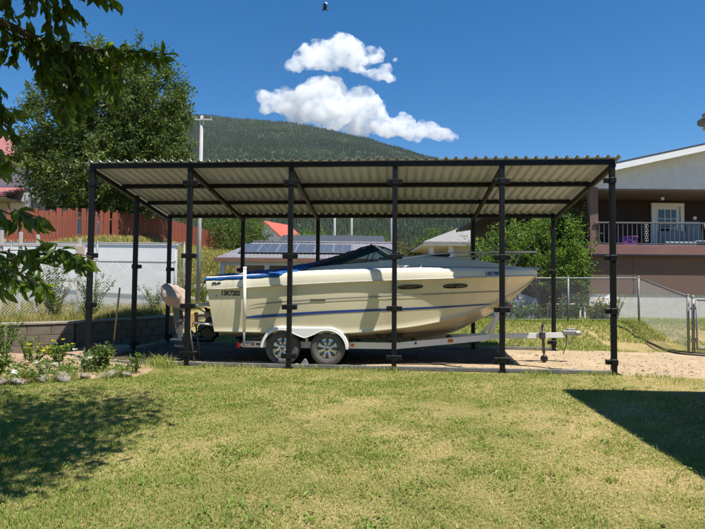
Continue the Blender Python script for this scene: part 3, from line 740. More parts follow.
# ------------------------------------------------------------------ leaf clouds, trees, plants
def leaves(name, P, D, size, m, parent=None, width=.42, fold=.22, near=False, var=None, kind=None, flat=.0):
    """one small folded leaf per point: P positions, D pointing directions"""
    n = len(P); P = np.asarray(P, float); D = np.asarray(D, float); D /= np.linalg.norm(D, axis=1)[:, None] + 1e-9
    U = RG.normal(size=(n, 3)); U[:, 2] += flat * 3; S = np.cross(D, U); S /= np.linalg.norm(S, axis=1)[:, None] + 1e-9; Nn = np.cross(S, D)
    size = np.broadcast_to(np.asarray(size, float), (n,)) * RG.uniform(.7, 1.25, n)
    if near:
        T = np.array([(0, 0, 0), (-.7, .22, .8), (0, .22, 0), (.7, .22, .8), (-1, .52, 1), (0, .55, -.15), (1, .52, 1), (-.6, .8, .3), (0, .82, -.6), (.6, .8, .3), (0, 1.04, -1.3)], float)
        Fc = np.array([(0, 2, 1), (0, 3, 2), (1, 2, 5), (1, 5, 4), (2, 3, 6), (2, 6, 5), (4, 5, 8), (4, 8, 7), (5, 6, 9), (5, 9, 8), (7, 8, 10), (8, 9, 10)])
    else:
        T = np.array([(0, 0, 0), (-1, .48, 1), (0, .52, 0), (1, .48, 1), (0, 1, -.7)], float)
        Fc = np.array([(0, 2, 1), (0, 3, 2), (1, 2, 4), (2, 3, 4)])
    T = T * np.array([width / 2, 1, fold / 2])
    W = P[:, None, :] + size[:, None, None] * (T[None, :, 0:1] * S[:, None, :] + T[None, :, 1:2] * D[:, None, :] + T[None, :, 2:3] * Nn[:, None, :])
    k = len(T); F2 = (Fc[None] + (np.arange(n) * k)[:, None, None]).reshape(-1)
    v = RG.random(n) if var is None else var
    o = npmesh(name, W.reshape(-1, 3), F2, 3, m, parent, attr=np.repeat(v, k), smooth=near)
    if kind: o['kind'] = kind
    return o

M['leaf_dark'] = leaf_mat('leaf_dark', (.042, .07, .018), (.13, .175, .042), .32, c=(.28, .31, .11))
M['leaf_mid'] = leaf_mat('leaf_mid', (.045, .09, .014), (.13, .21, .035), .3, c=(.22, .29, .07))
M['leaf_bright'] = leaf_mat('leaf_bright', (.07, .13, .02), (.18, .27, .045), .32, c=(.28, .34, .09))
M['leaf_brown'] = leaf_mat('leaf_brown', (.07, .07, .022), (.16, .13, .045), .25, c=(.20, .19, .06))
M['leaf_cherry'] = leaf_mat('leaf_cherry', (.06, .105, .017), (.15, .22, .036), .52, rough=.34, c=(.27, .34, .07), spec=.5)
M['leaf_grey'] = leaf_mat('leaf_grey', (.10, .14, .06), (.22, .26, .13), .25, c=(.33, .34, .2))

def branch_path(a, b, n, wob, sag=0.0):
    a, b = Vector(a), Vector(b); pts = []
    for i in range(n + 1):
        t = i / n; w = wob * math.sin(PI * t)
        pts.append(a.lerp(b, t) + Vector((rnd.uniform(-w, w), rnd.uniform(-w, w), rnd.uniform(-w, w) + sag * math.sin(PI * t))))
    return pts

def make_tree(name, label, cat, base, blobs, trunk_r, fork_z, n_cl, n_leaf, lsize, m, cl_r=.5, group=None, seed=1, limbs=14, hang=.5, tips=0):
    """blobs: (cx, cy, cz, rx, ry, rz) relative to base"""
    global RG
    RG = np.random.default_rng(seed); rnd.seed(seed)
    t = thing(name, label, cat, base, 0, group)
    B = np.array(blobs, float); vol = B[:, 3] * B[:, 4] * B[:, 5]; pick = RG.choice(len(B), n_cl, p=vol / vol.sum())
    d = RG.normal(size=(n_cl, 3)); d /= np.linalg.norm(d, axis=1)[:, None]; r = RG.uniform(.35, 1.0, n_cl) ** .45
    Cc = B[pick, :3] + d * r[:, None] * B[pick, 3:]
    mb = MB(); fork = Vector((rnd.uniform(-.1, .1), rnd.uniform(-.1, .1), fork_z))
    mb.tube(branch_path((0, 0, -.15), fork, 4, .05), [trunk_r * 1.25, trunk_r, trunk_r * .92, trunk_r * .88, trunk_r * .85], 9)
    sel = RG.choice(n_cl, min(limbs, n_cl), replace=False)
    for i in sel:
        e = Vector(Cc[i]); p = branch_path(fork + Vector((0, 0, rnd.uniform(-.4, .25) * fork_z * .5)), e, 5, .12 * (e - fork).length * .5, .05)
        mb.tube(p, [trunk_r * f for f in (.55, .42, .32, .22, .13, .06)], 6)
    mb.build('trunk', M['bark'], t)
    k = n_leaf // n_cl
    # leaves gather on short twigs that leave each cluster centre
    tw = RG.normal(size=(n_cl, 5, 3)); tw /= np.linalg.norm(tw, axis=2)[..., None]; tw += d[:, None, :] * .5
    which = RG.integers(0, 5, (n_cl, k)); s = RG.uniform(.1, 1, (n_cl, k))
    P = Cc[:, None, :] + np.take_along_axis(tw, which[..., None], 1) * s[..., None] * cl_r + RG.normal(size=(n_cl, k, 3)) * cl_r * .16
    D = RG.normal(size=(n_cl, k, 3)) + d[:, None, :] * .6; D[..., 2] -= hang
    var = np.clip(RG.normal(.4, .22, (n_cl, k)) + RG.normal(0, .14, (n_cl, 1)), 0, 1)
    P, D, var = P.reshape(-1, 3), D.reshape(-1, 3), var.reshape(-1)
    if tips:   # long leafy shoots that break the outline
        for q in range(tips):
            i = RG.integers(0, n_cl); dd = Vector(d[i]) * .6 + Vector((rnd.uniform(-.4, .4), rnd.uniform(-.2, .2), .9)); L_ = rnd.uniform(.5, 1.3) * (1.5 if tips > 40 else 1); e0 = Vector(Cc[i])
            mbk = 80 if tips > 40 else 46; ss = RG.uniform(0, 1, mbk); pp = np.array(e0)[None] + np.array(dd.normalized())[None] * (ss * L_)[:, None] + RG.normal(size=(mbk, 3)) * .05
            P = np.vstack([P, pp]); D = np.vstack([D, RG.normal(size=(mbk, 3)) + np.array(dd)[None] * .8]); var = np.concatenate([var, np.clip(RG.normal(.5, .2, mbk), 0, 1)])
    leaves('crown', P, D, lsize, m, t, var=var)
    return t

# ------------------------------------------------------------------ raised bank on the wall side
WALL = [(-12.0, 7.25), (-6.95, 10.84), (-5.89, 11.58), (-4.75, 14.0), (-4.2, 16.0), (-4.9, 18.0), (-6.2, 22.0), (-6.4, 28.0), (-5.0, 40.0), (0.0, 62.0), (12, 95)]
WY = [p[1] for p in WALL]; WX = [p[0] for p in WALL]
def bank_z(x, y):
    x = np.asarray(x, float); y = np.asarray(y, float)
    zA = .58 + .03 * (y - 11) + .02 * noise2(x * 1.4, y * 1.4, 31, 3)
    zC = np.interp(y, [17, 28, 36, 60, 95], [2.25, 3.72, 4.45, 5.4, 6.0]) - .55 * np.exp(-((y - 23) / 3.5) ** 2) + .05 * noise2(x, y, 32, 3)
    zG = np.interp(y, [17, 19, 20.2, 21.2, 23, 24, 28, 36, 45, 60, 95], [.78, 1.0, 1.2, 1.55, 1.85, 2.15, 2.75, 3.45, 4.25, 5.3, 6.0]) + .06 * noise2(x * 1.3, y * 1.3, 33, 3)
    xt = np.maximum(-5.45 - .6 * (y - 17), -10.6); w = np.clip((xt - x) / (.35 + .12 * (y - 17)), 0, 1); w = w * w * (3 - 2 * w)
    return np.where(y < 17.08, zA, zG * (1 - w) + zC * w)
M['bank'] = mat('bank_soil', (.33, .27, .13), .95, (.18, .17, .06), 1.1, .8, bump=.02, bscale=30, spec=.1)
def bank_rows(ys, n, skirt):
    rows = []
    for y in ys:
        xe = float(np.interp(y, WY, WX)) - (.10 if not skirt else 0)
        xx = xe - np.concatenate([np.linspace(0, 1, n - 14) ** 1.3 * 9, 9 + np.linspace(.1, 1, 14) ** 2 * 60])
        zz = bank_z(xx, np.full(n, y)); r = [(a, y, b) for a, b in zip(xx, zz)]
        if skirt: r = [(xe + 1.4, y, float(hback(xe + 1.4, y)) - .15), (xe + .6, y, .45 * zz[0] + .5 * .4)] + r
        else: r = [(xe, y, -.1)] + r
        rows.append(r)
    return rows
o = MB().grid(bank_rows(np.arange(5.0, 17.05, .2), 60, False)).build('bank_terrace', M['bank']); tag(o, 'low earth terrace of dry grass above the concrete block wall', 'bank', kind='structure')
o = MB().grid(bank_rows(list(np.arange(17.05, 30, .3)) + list(np.arange(30, 96, 3)), 60, True)).build('hillside_bank', M['bank']); tag(o, 'upper grassy hillside bank below the red board fence', 'bank', kind='structure')

# concrete block retaining wall, each block a piece
M['block'] = mat('concrete_block', (.185, .155, .12), .92, (.115, .097, .075), 5, .8, bump=.006, bscale=30, spec=.15, dirt=((.11, .10, .085), 2.2, .58))
rw = thing('retaining_wall', 'low weathered grey concrete block retaining wall beside the carport', 'wall', (-6, 11.5, 0))
base_v = Vector((-6, 11.5, 0)); blk = {}
def wall_run(pts, z0, courses, bl, bh, th):
    for (a, b) in zip(pts[:-1], pts[1:]):
        a, b = Vector((*a, 0)), Vector((*b, 0)); L_ = (b - a).length; n = max(1, round(L_ / bl)); st = L_ / n; ang = math.atan2(b.y - a.y, b.x - a.x); d = (b - a).normalized()
        for c in range(courses):
            k0 = 0 if c % 2 == 0 else -.5
            for k in range(n + (1 if c % 2 else 0)):
                s0 = max(0, (k + k0) * st); s1 = min(L_, (k + k0 + 1) * st)
                if s1 - s0 < .05: continue
                key = round(s1 - s0, 2)
                if key not in blk: blk[key] = MB().box((0, 0, 0), (key - .007, th, bh - .007), bev=.005).mesh('block')
                p = a + d * (s0 + s1) / 2 - base_v; link('block', blk[key], M['block'], rw, (p.x + rnd.uniform(-.004, .004), p.y + rnd.uniform(-.004, .004), z0 + bh * (c + .5)), (0, 0, ang + rnd.uniform(-.006, .006)))
        mp = (a + b) / 2 - base_v
        MB().box((0, 0, z0 + courses * bh / 2 - .01), (L_ - .02, th - .03, courses * bh - .03)).build('mortar_core', mat('mortar', (.12, .105, .085), .95, None, 12, .6), rw).matrix_local = Matrix.Translation((mp.x, mp.y, 0)) @ Matrix.Rotation(ang, 4, 'Z')
wall_run([(-9.8, 8.81), (-6.95, 10.84), (-5.89, 11.58), (-4.75, 14.0), (-4.2, 16.0)], -.02, 3, .40, .205, .20)
cap = MB(); wp = [(-9.8, 8.81), (-6.95, 10.84), (-5.89, 11.58), (-4.75, 14.0), (-4.2, 16.0)]
for a, b in zip(wp[:-1], wp[1:]):
    L_ = math.dist(a, b); ang = math.atan2(b[1] - a[1], b[0] - a[0])
    q = MB().box((0, 0, 0), (L_ + .02, .25, .055), bev=.012).build('wall_cap', mat('cap_concrete', (.30, .265, .215), .92, (.20, .175, .14), 5, .8, bump=.004, bscale=40), rw)
    q.location = ((a[0] + b[0]) / 2 + 6, (a[1] + b[1]) / 2 - 11.5, .626 + (.001 * wp.index(a))); q.rotation_euler = (0, 0, ang)

# white rendered wall at the back of the terrace
M['white_wall'] = mat('white_render', (.88, .88, .89), .85, (.80, .80, .81), 1.5, .6, bump=.003, bscale=60, dirt=((.5, .49, .46), 1.2, .66))
ww = thing('white_wall', 'long white rendered wall behind the tall chain link fence', 'wall', (-9.7, 17.0, .5))
MB().box((0, 0, 1.06), (8.4, .2, 2.22), bev=.01).build('wall_face', M['white_wall'], ww)
MB().box((0, 0, 2.20), (8.5, .26, .06), bev=.01).build('wall_coping', M['white_wall'], ww)

# ------------------------------------------------------------------ chain link fences
M['wire'] = mat('wire_galv', (.52, .53, .54), .5, (.40, .41, .42), 20, .6, metal=.35)
def chain_fence(name, label, pts, h, post_r=.028, sp=2.6, rail=True, pitch=.075, wr=.0024, tens=True, first=True, group=None, mid=False):
    t = thing(name, label, 'fence', pts[0], 0, group); o0 = Vector(pts[0])
    V = []; Fc = []
    def wire(p, q):
        p, q = np.array(p), np.array(q); d = q - p; L_ = np.linalg.norm(d)
        if L_ < .01: return
        d /= L_; x = np.cross(d, (0.13, .7, .7)); x /= np.linalg.norm(x); y = np.cross(d, x); b = len(V)
        for e in (p, q):
            for k in range(3):
                a = 2 * PI * k / 3; V.append(e + (x * math.cos(a) + y * math.sin(a)) * wr)
        for k in range(3): Fc.append((b + k, b + (k + 1) % 3, b + 3 + (k + 1) % 3, b + 3 + k))
    for si, (a, b) in enumerate(zip(pts[:-1], pts[1:])):
        a, b = Vector(a) - o0, Vector(b) - o0; hd = Vector((b.x - a.x, b.y - a.y, 0)); L_ = hd.length
        def P(s, z): p = a.lerp(b, s / L_); return (p.x, p.y, p.z + z)
        n = int((L_ + h) / pitch)
        for k in range(n + 1):
            for sg in (0, 1):
                s0 = k * pitch - h; s1 = s0 + h
                c0, c1 = max(0, s0), min(L_, s1)
                if c1 <= c0: continue
                z0, z1 = .03 + (c0 - s0), .03 + (c1 - s0)
                if sg: z0, z1 = .06 + h - z0, .06 + h - z1
                wire(P(c0, z0), P(c1, z1))
        m = max(1, round(L_ / sp))
        for k in range(m + 1):
            if k == 0 and (si or not first): continue
            p = P(L_ * k / m, 0); q = MB().tube([(p[0], p[1], p[2] - .15), (p[0], p[1], p[2] + h + .05)], post_r, 10)
            q.lathe([(post_r * 1.15, h + .04), (post_r * 1.2, h + .06), (post_r * .7, h + .085), (0, h + .09)], 10, p, 'Z'); q.build('fence_post', M['galv'], t)
        if rail: MB().tube([P(0, h + .03), P(L_, h + .03)], .021, 8).build('top_rail', M['galv'], t)
        if mid: MB().tube([P(0, mid), P(L_, mid)], .017, 8).build('mid_rail', M['galv'], t)
        MB().tube([P(0, .05), P(L_, .05)], .003, 4).build('tension_wire', M['wire'], t)
    o = npmesh('chain_link', np.array(V), np.array(Fc).ravel(), 4, M['wire'], t); o['kind'] = 'stuff'
    return t
def bz(x, y): return float(bank_z(x, y))
chain_fence('chain_link_fence', 'chain link fence along the terrace above the block wall', [(-10.6, 9.6, bz(-10.6, 9.6)), (-8.0, 12.3, bz(-8, 12.3)), (-5.05, 15.5, bz(-5.05, 15.5))], 1.33, wr=.0034)
chain_fence('chain_link_fence', 'taller chain link fence standing right in front of the white wall', [(-13.0, 16.55, .74), (-5.08, 16.4, .74)], 1.92, sp=2.64, wr=.003)
chain_fence('chain_link_fence', 'chain link fence in front of the flower bed by the brown house', [(2.2, 15.75, float(hback(2.2, 15.75))), (8.19, 15.6, .53)], 1.20, sp=2.0)
chain_fence('chain_link_fence', 'short chain link fence panel sloping down to the gate post', [(8.20, 15.53, .53), (7.66, 12.46, .06)], 1.19, sp=6, pitch=.07, first=False)
# gate to the right of the sloping panel
gt = thing('chain_link_gate', 'chain link gate hung beside the grey gate post', 'gate', (7.78, 12.34, .04))
q = MB(); 
for a, b in (((0, 0, .06), (0, 0, 1.16)), ((0, 0, 1.16), (2.9, -.25, 1.14)), ((2.9, -.25, 1.14), (2.9, -.25, .05)), ((0, 0, .06), (2.9, -.25, .05))): q.tube([a, b], .019, 8)
q.build('gate_frame', M['galv'], gt)
for z in (.25, .98): MB().tube([(-.10, .06, z), (.02, 0, z)], .022, 8).build('gate_hinge', M['galv'], gt)
V = []; q = MB()
for k in range(58):
    for sg in (0, 1):
        s0 = k * .07 - 1.1; c0, c1 = max(0, s0), min(2.9, s0 + 1.1)
        if c1 - c0 < .02: continue
        z0, z1 = .06 + c0 - s0, .06 + c1 - s0
        if sg: z0, z1 = 1.22 - z0, 1.22 - z1
        q.tube([(c0, -.25 * c0 / 2.9, z0), (c1, -.25 * c1 / 2.9, z1)], .0026, 3, False)
o = q.build('chain_link', M['wire'], gt, fix=False); o['kind'] = 'stuff'
o = thing('gate_post', 'second grey steel post that carries the chain link gate', 'post', (7.745, 12.41, 0.02))
q = MB().tube([(0, 0, -.1), (0, 0, 1.25)], .034, 10); q.lathe([(.04, 1.24), (.04, 1.26), (.02, 1.29), (0, 1.295)], 10, (0, 0, 0), 'Z'); q.build('pipe', M['galv'], o)
for z in (.25, .98): MB().box((0, -.002, z), (.09, .09, .03), bev=.006).build('clamp', M['galv'], o)

# ------------------------------------------------------------------ weathered red board fence
M['red_board'] = mat('red_board', (.29, .09, .056), .85, (.19, .056, .037), 2.2, .7, stretch=(6, 6, .7), bump=.004, bscale=20, spec=.15, dirt=((.34, .16, .11), 1.8, .62))
rf = thing('board_fence', 'weathered red brown board fence climbing the bank behind the terrace', 'fence', (-15, 28, 3.6))
bmsh = []
for k in range(4):
    hh = 1.62 + .05 * k; bmsh.append(MB().prism([(-.075, 0, 0), (.075, 0, 0), (.075, 0, hh - .05), (.04, 0, hh), (-.04, 0, hh), (-.075, 0, hh - .05)], (0, .022, 0)).mesh('board'))
fl = [(-21.5, 24.5), (-15.12, 28.0), (-12.8, 36.0), (-11.9, 60.0)]
for a, b in zip(fl[:-1], fl[1:]):
    L_ = math.dist(a, b); wd = .165 if a[1] < 36 else .30; n = int(L_ / wd); ang = math.atan2(b[1] - a[1], b[0] - a[0])
    for k in range(n):
        t_ = (k + .5) / n; x, y = a[0] + (b[0] - a[0]) * t_, a[1] + (b[1] - a[1]) * t_
        if rnd.random() < .035: continue
        o = link('board', bmsh[rnd.randrange(4)], M['red_board'], rf, (x + 15, y - 28, bz(x, y) - 3.6 - .05 + rnd.uniform(-.03, .03)), (rnd.uniform(-.015, .015), rnd.uniform(-.02, .02), ang)); o.scale = (wd / .165 * .97, 1, 1)
    for zz in (.35, 1.25):
        za, zb_ = bz(*a), bz(*b); nrm = Vector((-math.sin(ang), math.cos(ang), 0)) * .045
        MB().bar(Vector((a[0] + 15, a[1] - 28, za - 3.6 + zz)) + nrm, Vector((b[0] + 15, b[1] - 28, zb_ - 3.6 + zz)) + nrm, .04, .09).build('fence_rail', M['red_board'], rf)

# pale timber trellis frame behind the near fence
M['grey_wood'] = mat('grey_wood', (.52, .48, .45), .85, (.40, .37, .34), 4, .8, stretch=(8, 8, 1))
tl = thing('trellis', 'pale grey timber trellis frame behind the terrace chain link fence', 'trellis', (-9.1, 14.2, .62))
for x, zt in ((-.07, 2.2), (.43, 2.16), (.88, 2.1), (1.98, 2.0)): MB().box((x, 0, zt / 2 - .1), (.075, .06, zt + .2), bev=.006).build('upright', M['grey_wood'], tl)
for z in (1.83, .9): MB().box((.95, -.036, z), (2.15, .03, .06)).build('crossbar', M['grey_wood'], tl)
MB().box((2.03, -.07, 1.65), (.22, .05, .34), bev=.01).build('end_board', mat('beige_board', (.55, .42, .34), .8, None, 5, .6), tl)

# ------------------------------------------------------------------ utility poles and wires
M['pole'] = mat('pole_wood', (.42, .41, .40), .85, (.32, .31, .30), 5, .7, stretch=(5, 5, .5))
def pole(label, x, y, z0, z1, r, arm=True, k=1.0):
    p = thing('utility_pole', label, 'utility pole', (x, y, z0)); h = z1 - z0
    MB().tube([(0, 0, -.5), (0, 0, h)], [r * 1.15, r * .8], 10).build('pole_shaft', M['pole'], p)
    if arm:
        MB().box((.12 * k, -.12 * k, h - .25 * k), (1.0 * k, .09 * k, .09 * k), bev=.01).build('cross_arm', M['pole'], p)
        for dx_ in (-.3, .12, .55): MB().lathe([(.03 * k, 0), (.05 * k, .03 * k), (.05 * k, .08 * k), (.02 * k, .12 * k), (0, .12 * k)], 8, (dx_ * k, -.12 * k, h - .205 * k), 'Z').build('insulator', M['galv'], p)
    return p
pole('tall grey utility pole with short crossarm rising behind the shelter', -4.66, 16.5, .7, 6.62, .062, True, .55)
pole('slim far utility pole left of the boat windshield', -1.75, 52, .8, 11.2, .13, False)
pole('slim far utility pole directly above the boat windshield', -.15, 62, .8, 14.0, .15, False)
pole('grey pole close behind the fourth front post', 2.2, 30, .6, 6.6, .14, False)

# ------------------------------------------------------------------ shed with tiled roof and solar panels
M['tile'] = mat('roof_tile', (.20, .195, .21), .75, (.14, .135, .148), 3, .7, dirt=((.33, .31, .31), 2, .6))
M['fascia'] = mat('brown_fascia', (.20, .10, .07), .7, None, 4, .6)
M['panel'] = mat('solar_cell', (.085, .09, .105), .22, (.065, .068, .08), 2, .5, spec=.6)
M['pale_post'] = mat('pale_post', (.50, .55, .62), .7, (.42, .46, .52), 4, .6)
sd = thing('garden_shed', 'open sided garden shed with tiled roof carrying solar panels', 'shed', (-5.5, 22.2, .55))
def sz(x, y): return 2.0 + .90 * y / 3.0     # roof plane (local)
rows = []
nW = 46
for j, y in enumerate(np.linspace(-.1, 3.0, 13)):
    r = []
    for i in range(nW * 4 + 1):
        x = -.15 + 7.6 * i / (nW * 4); xl = -.15 + .62 * max(0, y) / 3 * 1.7
        r.append((max(x, xl), y, sz(x, y) + .022 * abs(math.sin(PI * i / 4)) + .03 * ((j + 1) % 1)))
    rows.append(r)
MB().grid(rows).build('tiled_slope', M['tile'], sd)
MB().grid([[(x, y + 3.0, 2.9 - .28 * y) for x in (.9, 3, 5, 7.45)] for y in (0, 1, 2, 3)]).build('rear_slope', M['tile'], sd)
MB().box((3.65, -.13, 1.95), (7.6, .04, .16)).build('fascia', M['fascia'], sd)
MB().tube([(.88, 3.0, 2.93), (7.45, 3.0, 2.93)], .06, 8).build('ridge_cap', M['tile'], sd)
rs = math.atan2(.9, 3.0)
for k in range(6):
    for rr_ in range(1):
        x = .95 + k * .80; y = 1.15
        p = MB().box((0, 0, 0), (.76, 1.55, .035), bev=.004).build('solar_panel', M['panel'], sd); p.location = (x + .12, y + .35, sz(0, y + .35) + .085); p.rotation_euler = (rs, 0, 0)
        f = MB()
        for (c, d) in (((0, -.775, .012), (.78, .03, .03)), ((0, .775, .012), (.78, .03, .03)), ((-.38, 0, .012), (.03, 1.55, .03)), ((.38, 0, .012), (.03, 1.55, .03)), ((0, 0, .019), (.012, 1.5, .006)), ((0, .38, .019), (.74, .012, .006)), ((0, -.38, .019), (.74, .012, .006)), ((0, 0.0, .0195), (.74, .012, .006))): f.box(c, d)
        f.build('panel_frame', M['alu'], p)
for x in (.18, 2.0, 3.9, 5.8, 7.2): MB().box((x, .1, .97), (.19, .16, 2.0), bev=.01).build('shed_post', M['pale_post'], sd)
MB().box((3.7, 2.9, 1.0), (7.2, .1, 2.2)).build('back_wall', mat('shed_wall', (.30, .24, .19), .8, None, 3, .6), sd)
MB().box((3.7, .1, 1.80), (7.2, .12, .14)).build('header_beam', M['pale_post'], sd)

# ------------------------------------------------------------------ far houses
M['roof_dark'] = mat('roof_slate_blue', (.045, .052, .07), .7, (.033, .038, .05), 2, .6, stretch=(6, 1, 1))
M['roof_grey'] = mat('roof_grey', (.27, .265, .255), .85, (.19, .185, .18), 5, .8)
M['roof_red'] = mat('roof_red', (.46, .10, .06), .7, (.36, .08, .05), 3, .7)
M['wall_white'] = mat('wall_white', (.68, .67, .70), .85, (.60, .59, .62), 2, .6)
M['wall_beige'] = mat('wall_beige', (.42, .38, .31), .85, (.36, .32, .26), 2, .6)
M['trim_white'] = mat('trim_white', (.80, .80, .79), .5, (.74, .74, .73), 4, .5)
def gable_house(name, label, loc, w, d, wall_h, rise, mw, mr, rotz=0, over=.35, windows=(), chim=False):
    """ridge along local x; front is -y"""
    h = thing(name, label, 'house', loc, rotz)
    P = [(-w / 2, -d / 2), (w / 2, -d / 2), (w / 2, d / 2), (-w / 2, d / 2)]
    q = MB(); q.add([(x, y, -.6) for x, y in P] + [(x, y, wall_h) for x, y in P] + [(-w / 2, 0, wall_h + rise), (w / 2, 0, wall_h + rise)], [(0, 1, 5, 4), (2, 3, 7, 6), (1, 2, 6, 9, 5), (3, 0, 4, 8, 7)]); q.build('wall', mw, h)
    for s in (-1, 1):
        e = d / 2 + over; ze = wall_h - rise * over / (d / 2)
        MB().prism([(-w / 2 - over, s * e, ze + .02), (w / 2 + over, s * e, ze + .02), (w / 2 + over, 0, wall_h + rise + .02), (-w / 2 - over, 0, wall_h + rise + .02)], (0, 0, .14)).build('roof_slope', mr, h)
        MB().box((0, s * (e + .03), ze + .06), (w + 2 * over, .05, .18)).build('eave_trim', M['trim_white'], h)
    for (x, z, ww_, hh, side) in windows:
        R_ = 0 if side == 'f' else PI / 2
        c = (x, -d / 2 - .02, z) if side == 'f' else (w / 2 + .02, x, z)
        wd = MB().box((0, 0, 0), (ww_, .05, hh)).build('window', M['window_glass'], h); wd.location = c; wd.rotation_euler = (0, 0, R_)
        f = MB(); [f.box(a, b_) for a, b_ in (((0, -.01, hh / 2), (ww_ + .14, .08, .07)), ((0, -.01, -hh / 2), (ww_ + .14, .08, .07)), ((-ww_ / 2, -.01, 0), (.07, .08, hh)), ((ww_ / 2, -.01, 0), (.07, .08, hh)), ((0, -.01, 0), (.04, .07, hh)))]
        f.build('window_frame', M['trim_white'], wd)
    return h
gable_house('house', 'house with long dark slate blue metal roof behind the tiled shed', (-1.2, 33.0, .7), 5.4, 5.0, 2.75, .95, M['wall_white'], M['roof_dark'], windows=((-1.5, 1.6, 1.0, 1.0, 'f'), (1.2, 1.6, 1.2, 1.0, 'f')))
gable_house('house', 'far small white house with bright red roof among the trees', (-10.1, 72, 4.4), 5, 5.5, 3.2, 2.1, M['wall_white'], M['roof_red'], rotz=PI / 2 - .5, windows=((0, 1.8, 1.0, 1.1, 'r'), (0, 1.8, 1.2, 1.1, 'f')))
# hip roofed house
hp = thing('house', 'beige bungalow with grey hip roof beyond the bow of the boat', 'house', (9.6, 41, .7))
ez = 3.68; zr = 5.75
E_ = [(-4.9, -5.0, ez), (4.6, -5.0, ez), (4.6, 4.5, ez), (-4.9, 4.5, ez)]; R_ = [(.0, 0, zr), (.9, 0, zr)]
for nm, f in (('hip', [E_[0], E_[1], R_[1], R_[0]]), ('hip', [E_[1], E_[2], R_[1]]), ('hip', [E_[2], E_[3], R_[0], R_[1]]), ('hip', [E_[3], E_[0], R_[0]])): MB().prism(f, (0, 0, .12)).build('roof_slope', M['roof_grey'], hp)
MB().box((.9, .1, 1.6), (7.4, 8.4, 4.1)).build('wall', M['wall_beige'], hp)
MB().box((-.15, -.25, ez - .05), (9.5, 9.4, .12)).build('soffit', M['trim_white'], hp)
for x in (-4.3, -3.0): MB().tube([(x, -4.4, -.4), (x, -4.4, ez - .1)], .16, 10).build('porch_column', M['trim_white'], hp)
MB().box((-4.2, 2.2, .9), (1.6, .2, 2.4)).build('porch_wall', mat('salmon', (.45, .22, .15), .8), hp)
for x in (-.6, 2.6):
    wd = MB().box((x, -4.12, 2.1), (1.3, .06, 1.1)).build('window', M['window_glass'], hp); MB().box((x, -4.11, 1.52), (1.5, .10, .07)).build('window_sill', M['trim_white'], wd)
MB().tube([(-2.75, -4.2, -.4), (-2.75, -4.2, ez - .15)], .05, 8).build('downpipe', M['trim_white'], hp)
MB().box((.45, -1.2, 5.35), (.35, .25, .3)).build('roof_vent', M['dark_plastic'], hp)
gable_house('house', 'dark gabled house half hidden by the bright leafy tree', (14.2, 47, .7), 6, 7, 4.2, 1.6, M['wall_white'], M['roof_dark'], rotz=PI / 2)

# pink roofed house above the fence
ph = thing('house', 'pale lavender house with dusty red roof above the red board fence', 'house', (-25.3, 39.5, 4.6))
ph.scale = (1.42, 1.2, 1.42)
M['roof_pink'] = mat('roof_dusty_red', (.36, .13, .13), .75, (.29, .10, .10), 3, .7)
MB().box((-1.2, 0, 1.6), (7.0, 4.0, 4.4)).build('wall', M['wall_white'], ph)
MB().box((3.4, .4, 1.45), (2.3, 3.4, 4.1)).build('wing_wall', M['wall_white'], ph)
e0 = [(-5.2, -2.5, 3.75), (2.75, -2.5, 3.75), (2.75, 2.5, 3.75), (-5.2, 2.5, 3.75)]; r0 = [(-2.6, 0, 5.35), (.3, 0, 5.35)]
for f in ([e0[0], e0[1], r0[1], r0[0]], [e0[1], e0[2], r0[1]], [e0[2], e0[3], r0[0], r0[1]], [e0[3], e0[0], r0[0]]): MB().prism(f, (0, 0, .12)).build('roof_slope', M['roof_pink'], ph)
MB().box((-1.2, -.05, 3.72), (7.9, 4.95, .10)).build('soffit', mat('cream_trim', (.62, .52, .40), .7), ph)
MB().prism([(-4.5, -3.7, 1.75), (2.0, -3.7, 1.75), (2.0, -1.9, 2.35), (-4.5, -1.9, 2.35)], (0, 0, .12)).build('porch_roof', M['roof_pink'], ph)
MB().box((-1.25, -2.75, 1.70), (6.5, 1.8, .05)).build('porch_soffit', M['wall_beige'], ph)
MB().prism([(-.4, -2.06, -.8), (2.0, -2.06, -.8), (1.2, -2.06, 1.66), (-.4, -2.06, 1.66)], (0, -.05, 0)).build('porch_panel', M['wall_beige'], ph)
for x in (2.9, 4.0):
    w_ = MB().box((x, -1.33, 1.9), (.42, .06, 1.0)).build('window', M['window_glass'], ph); MB().box((x, -1.34, 1.37), (.58, .1, .06)).build('window_sill', M['trim_white'], w_)

# ------------------------------------------------------------------ brown house with raised porch
M['brown_wall'] = mat('brown_siding', (.165, .105, .08), .85, (.14, .088, .067), 1.5, .6, bump=.002, bscale=80, dirt=((.12, .075, .06), .8, .6))
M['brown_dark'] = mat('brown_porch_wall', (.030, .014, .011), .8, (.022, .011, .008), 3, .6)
M['deck_fascia'] = mat('deck_fascia', (.23, .115, .105), .75, (.19, .095, .085), 3, .7)
M['concrete'] = mat('foundation', (.66, .64, .59), .92, (.53, .51, .46), 5, .8, bump=.01, bscale=40)
M['stucco'] = mat('stucco_gable', (.60, .61, .62), .92, (.52, .53, .54), 6, .7, bump=.01, bscale=50)
HX0, HX1, HY = 7.36, 18.6, 17.0
bh = thing('house', 'brown house with raised porch, white gable and concrete base behind the fence', 'house', (HX0, HY, 0))
W_ = HX1 - HX0
MB().box((W_ / 2, 4.5, .70), (W_ - .04, 9.0, 1.18)).build('foundation', M['concrete'], bh)
MB().box((W_ / 2, 4.5, 1.875), (W_, 9.06, 1.17)).build('lower_wall', M['brown_wall'], bh)
for x in (1.4, 4.0, 6.6): MB().box((x, -.034, 1.88), (.016, .012, 1.14)).build('siding_batten', M['brown_wall'], bh)
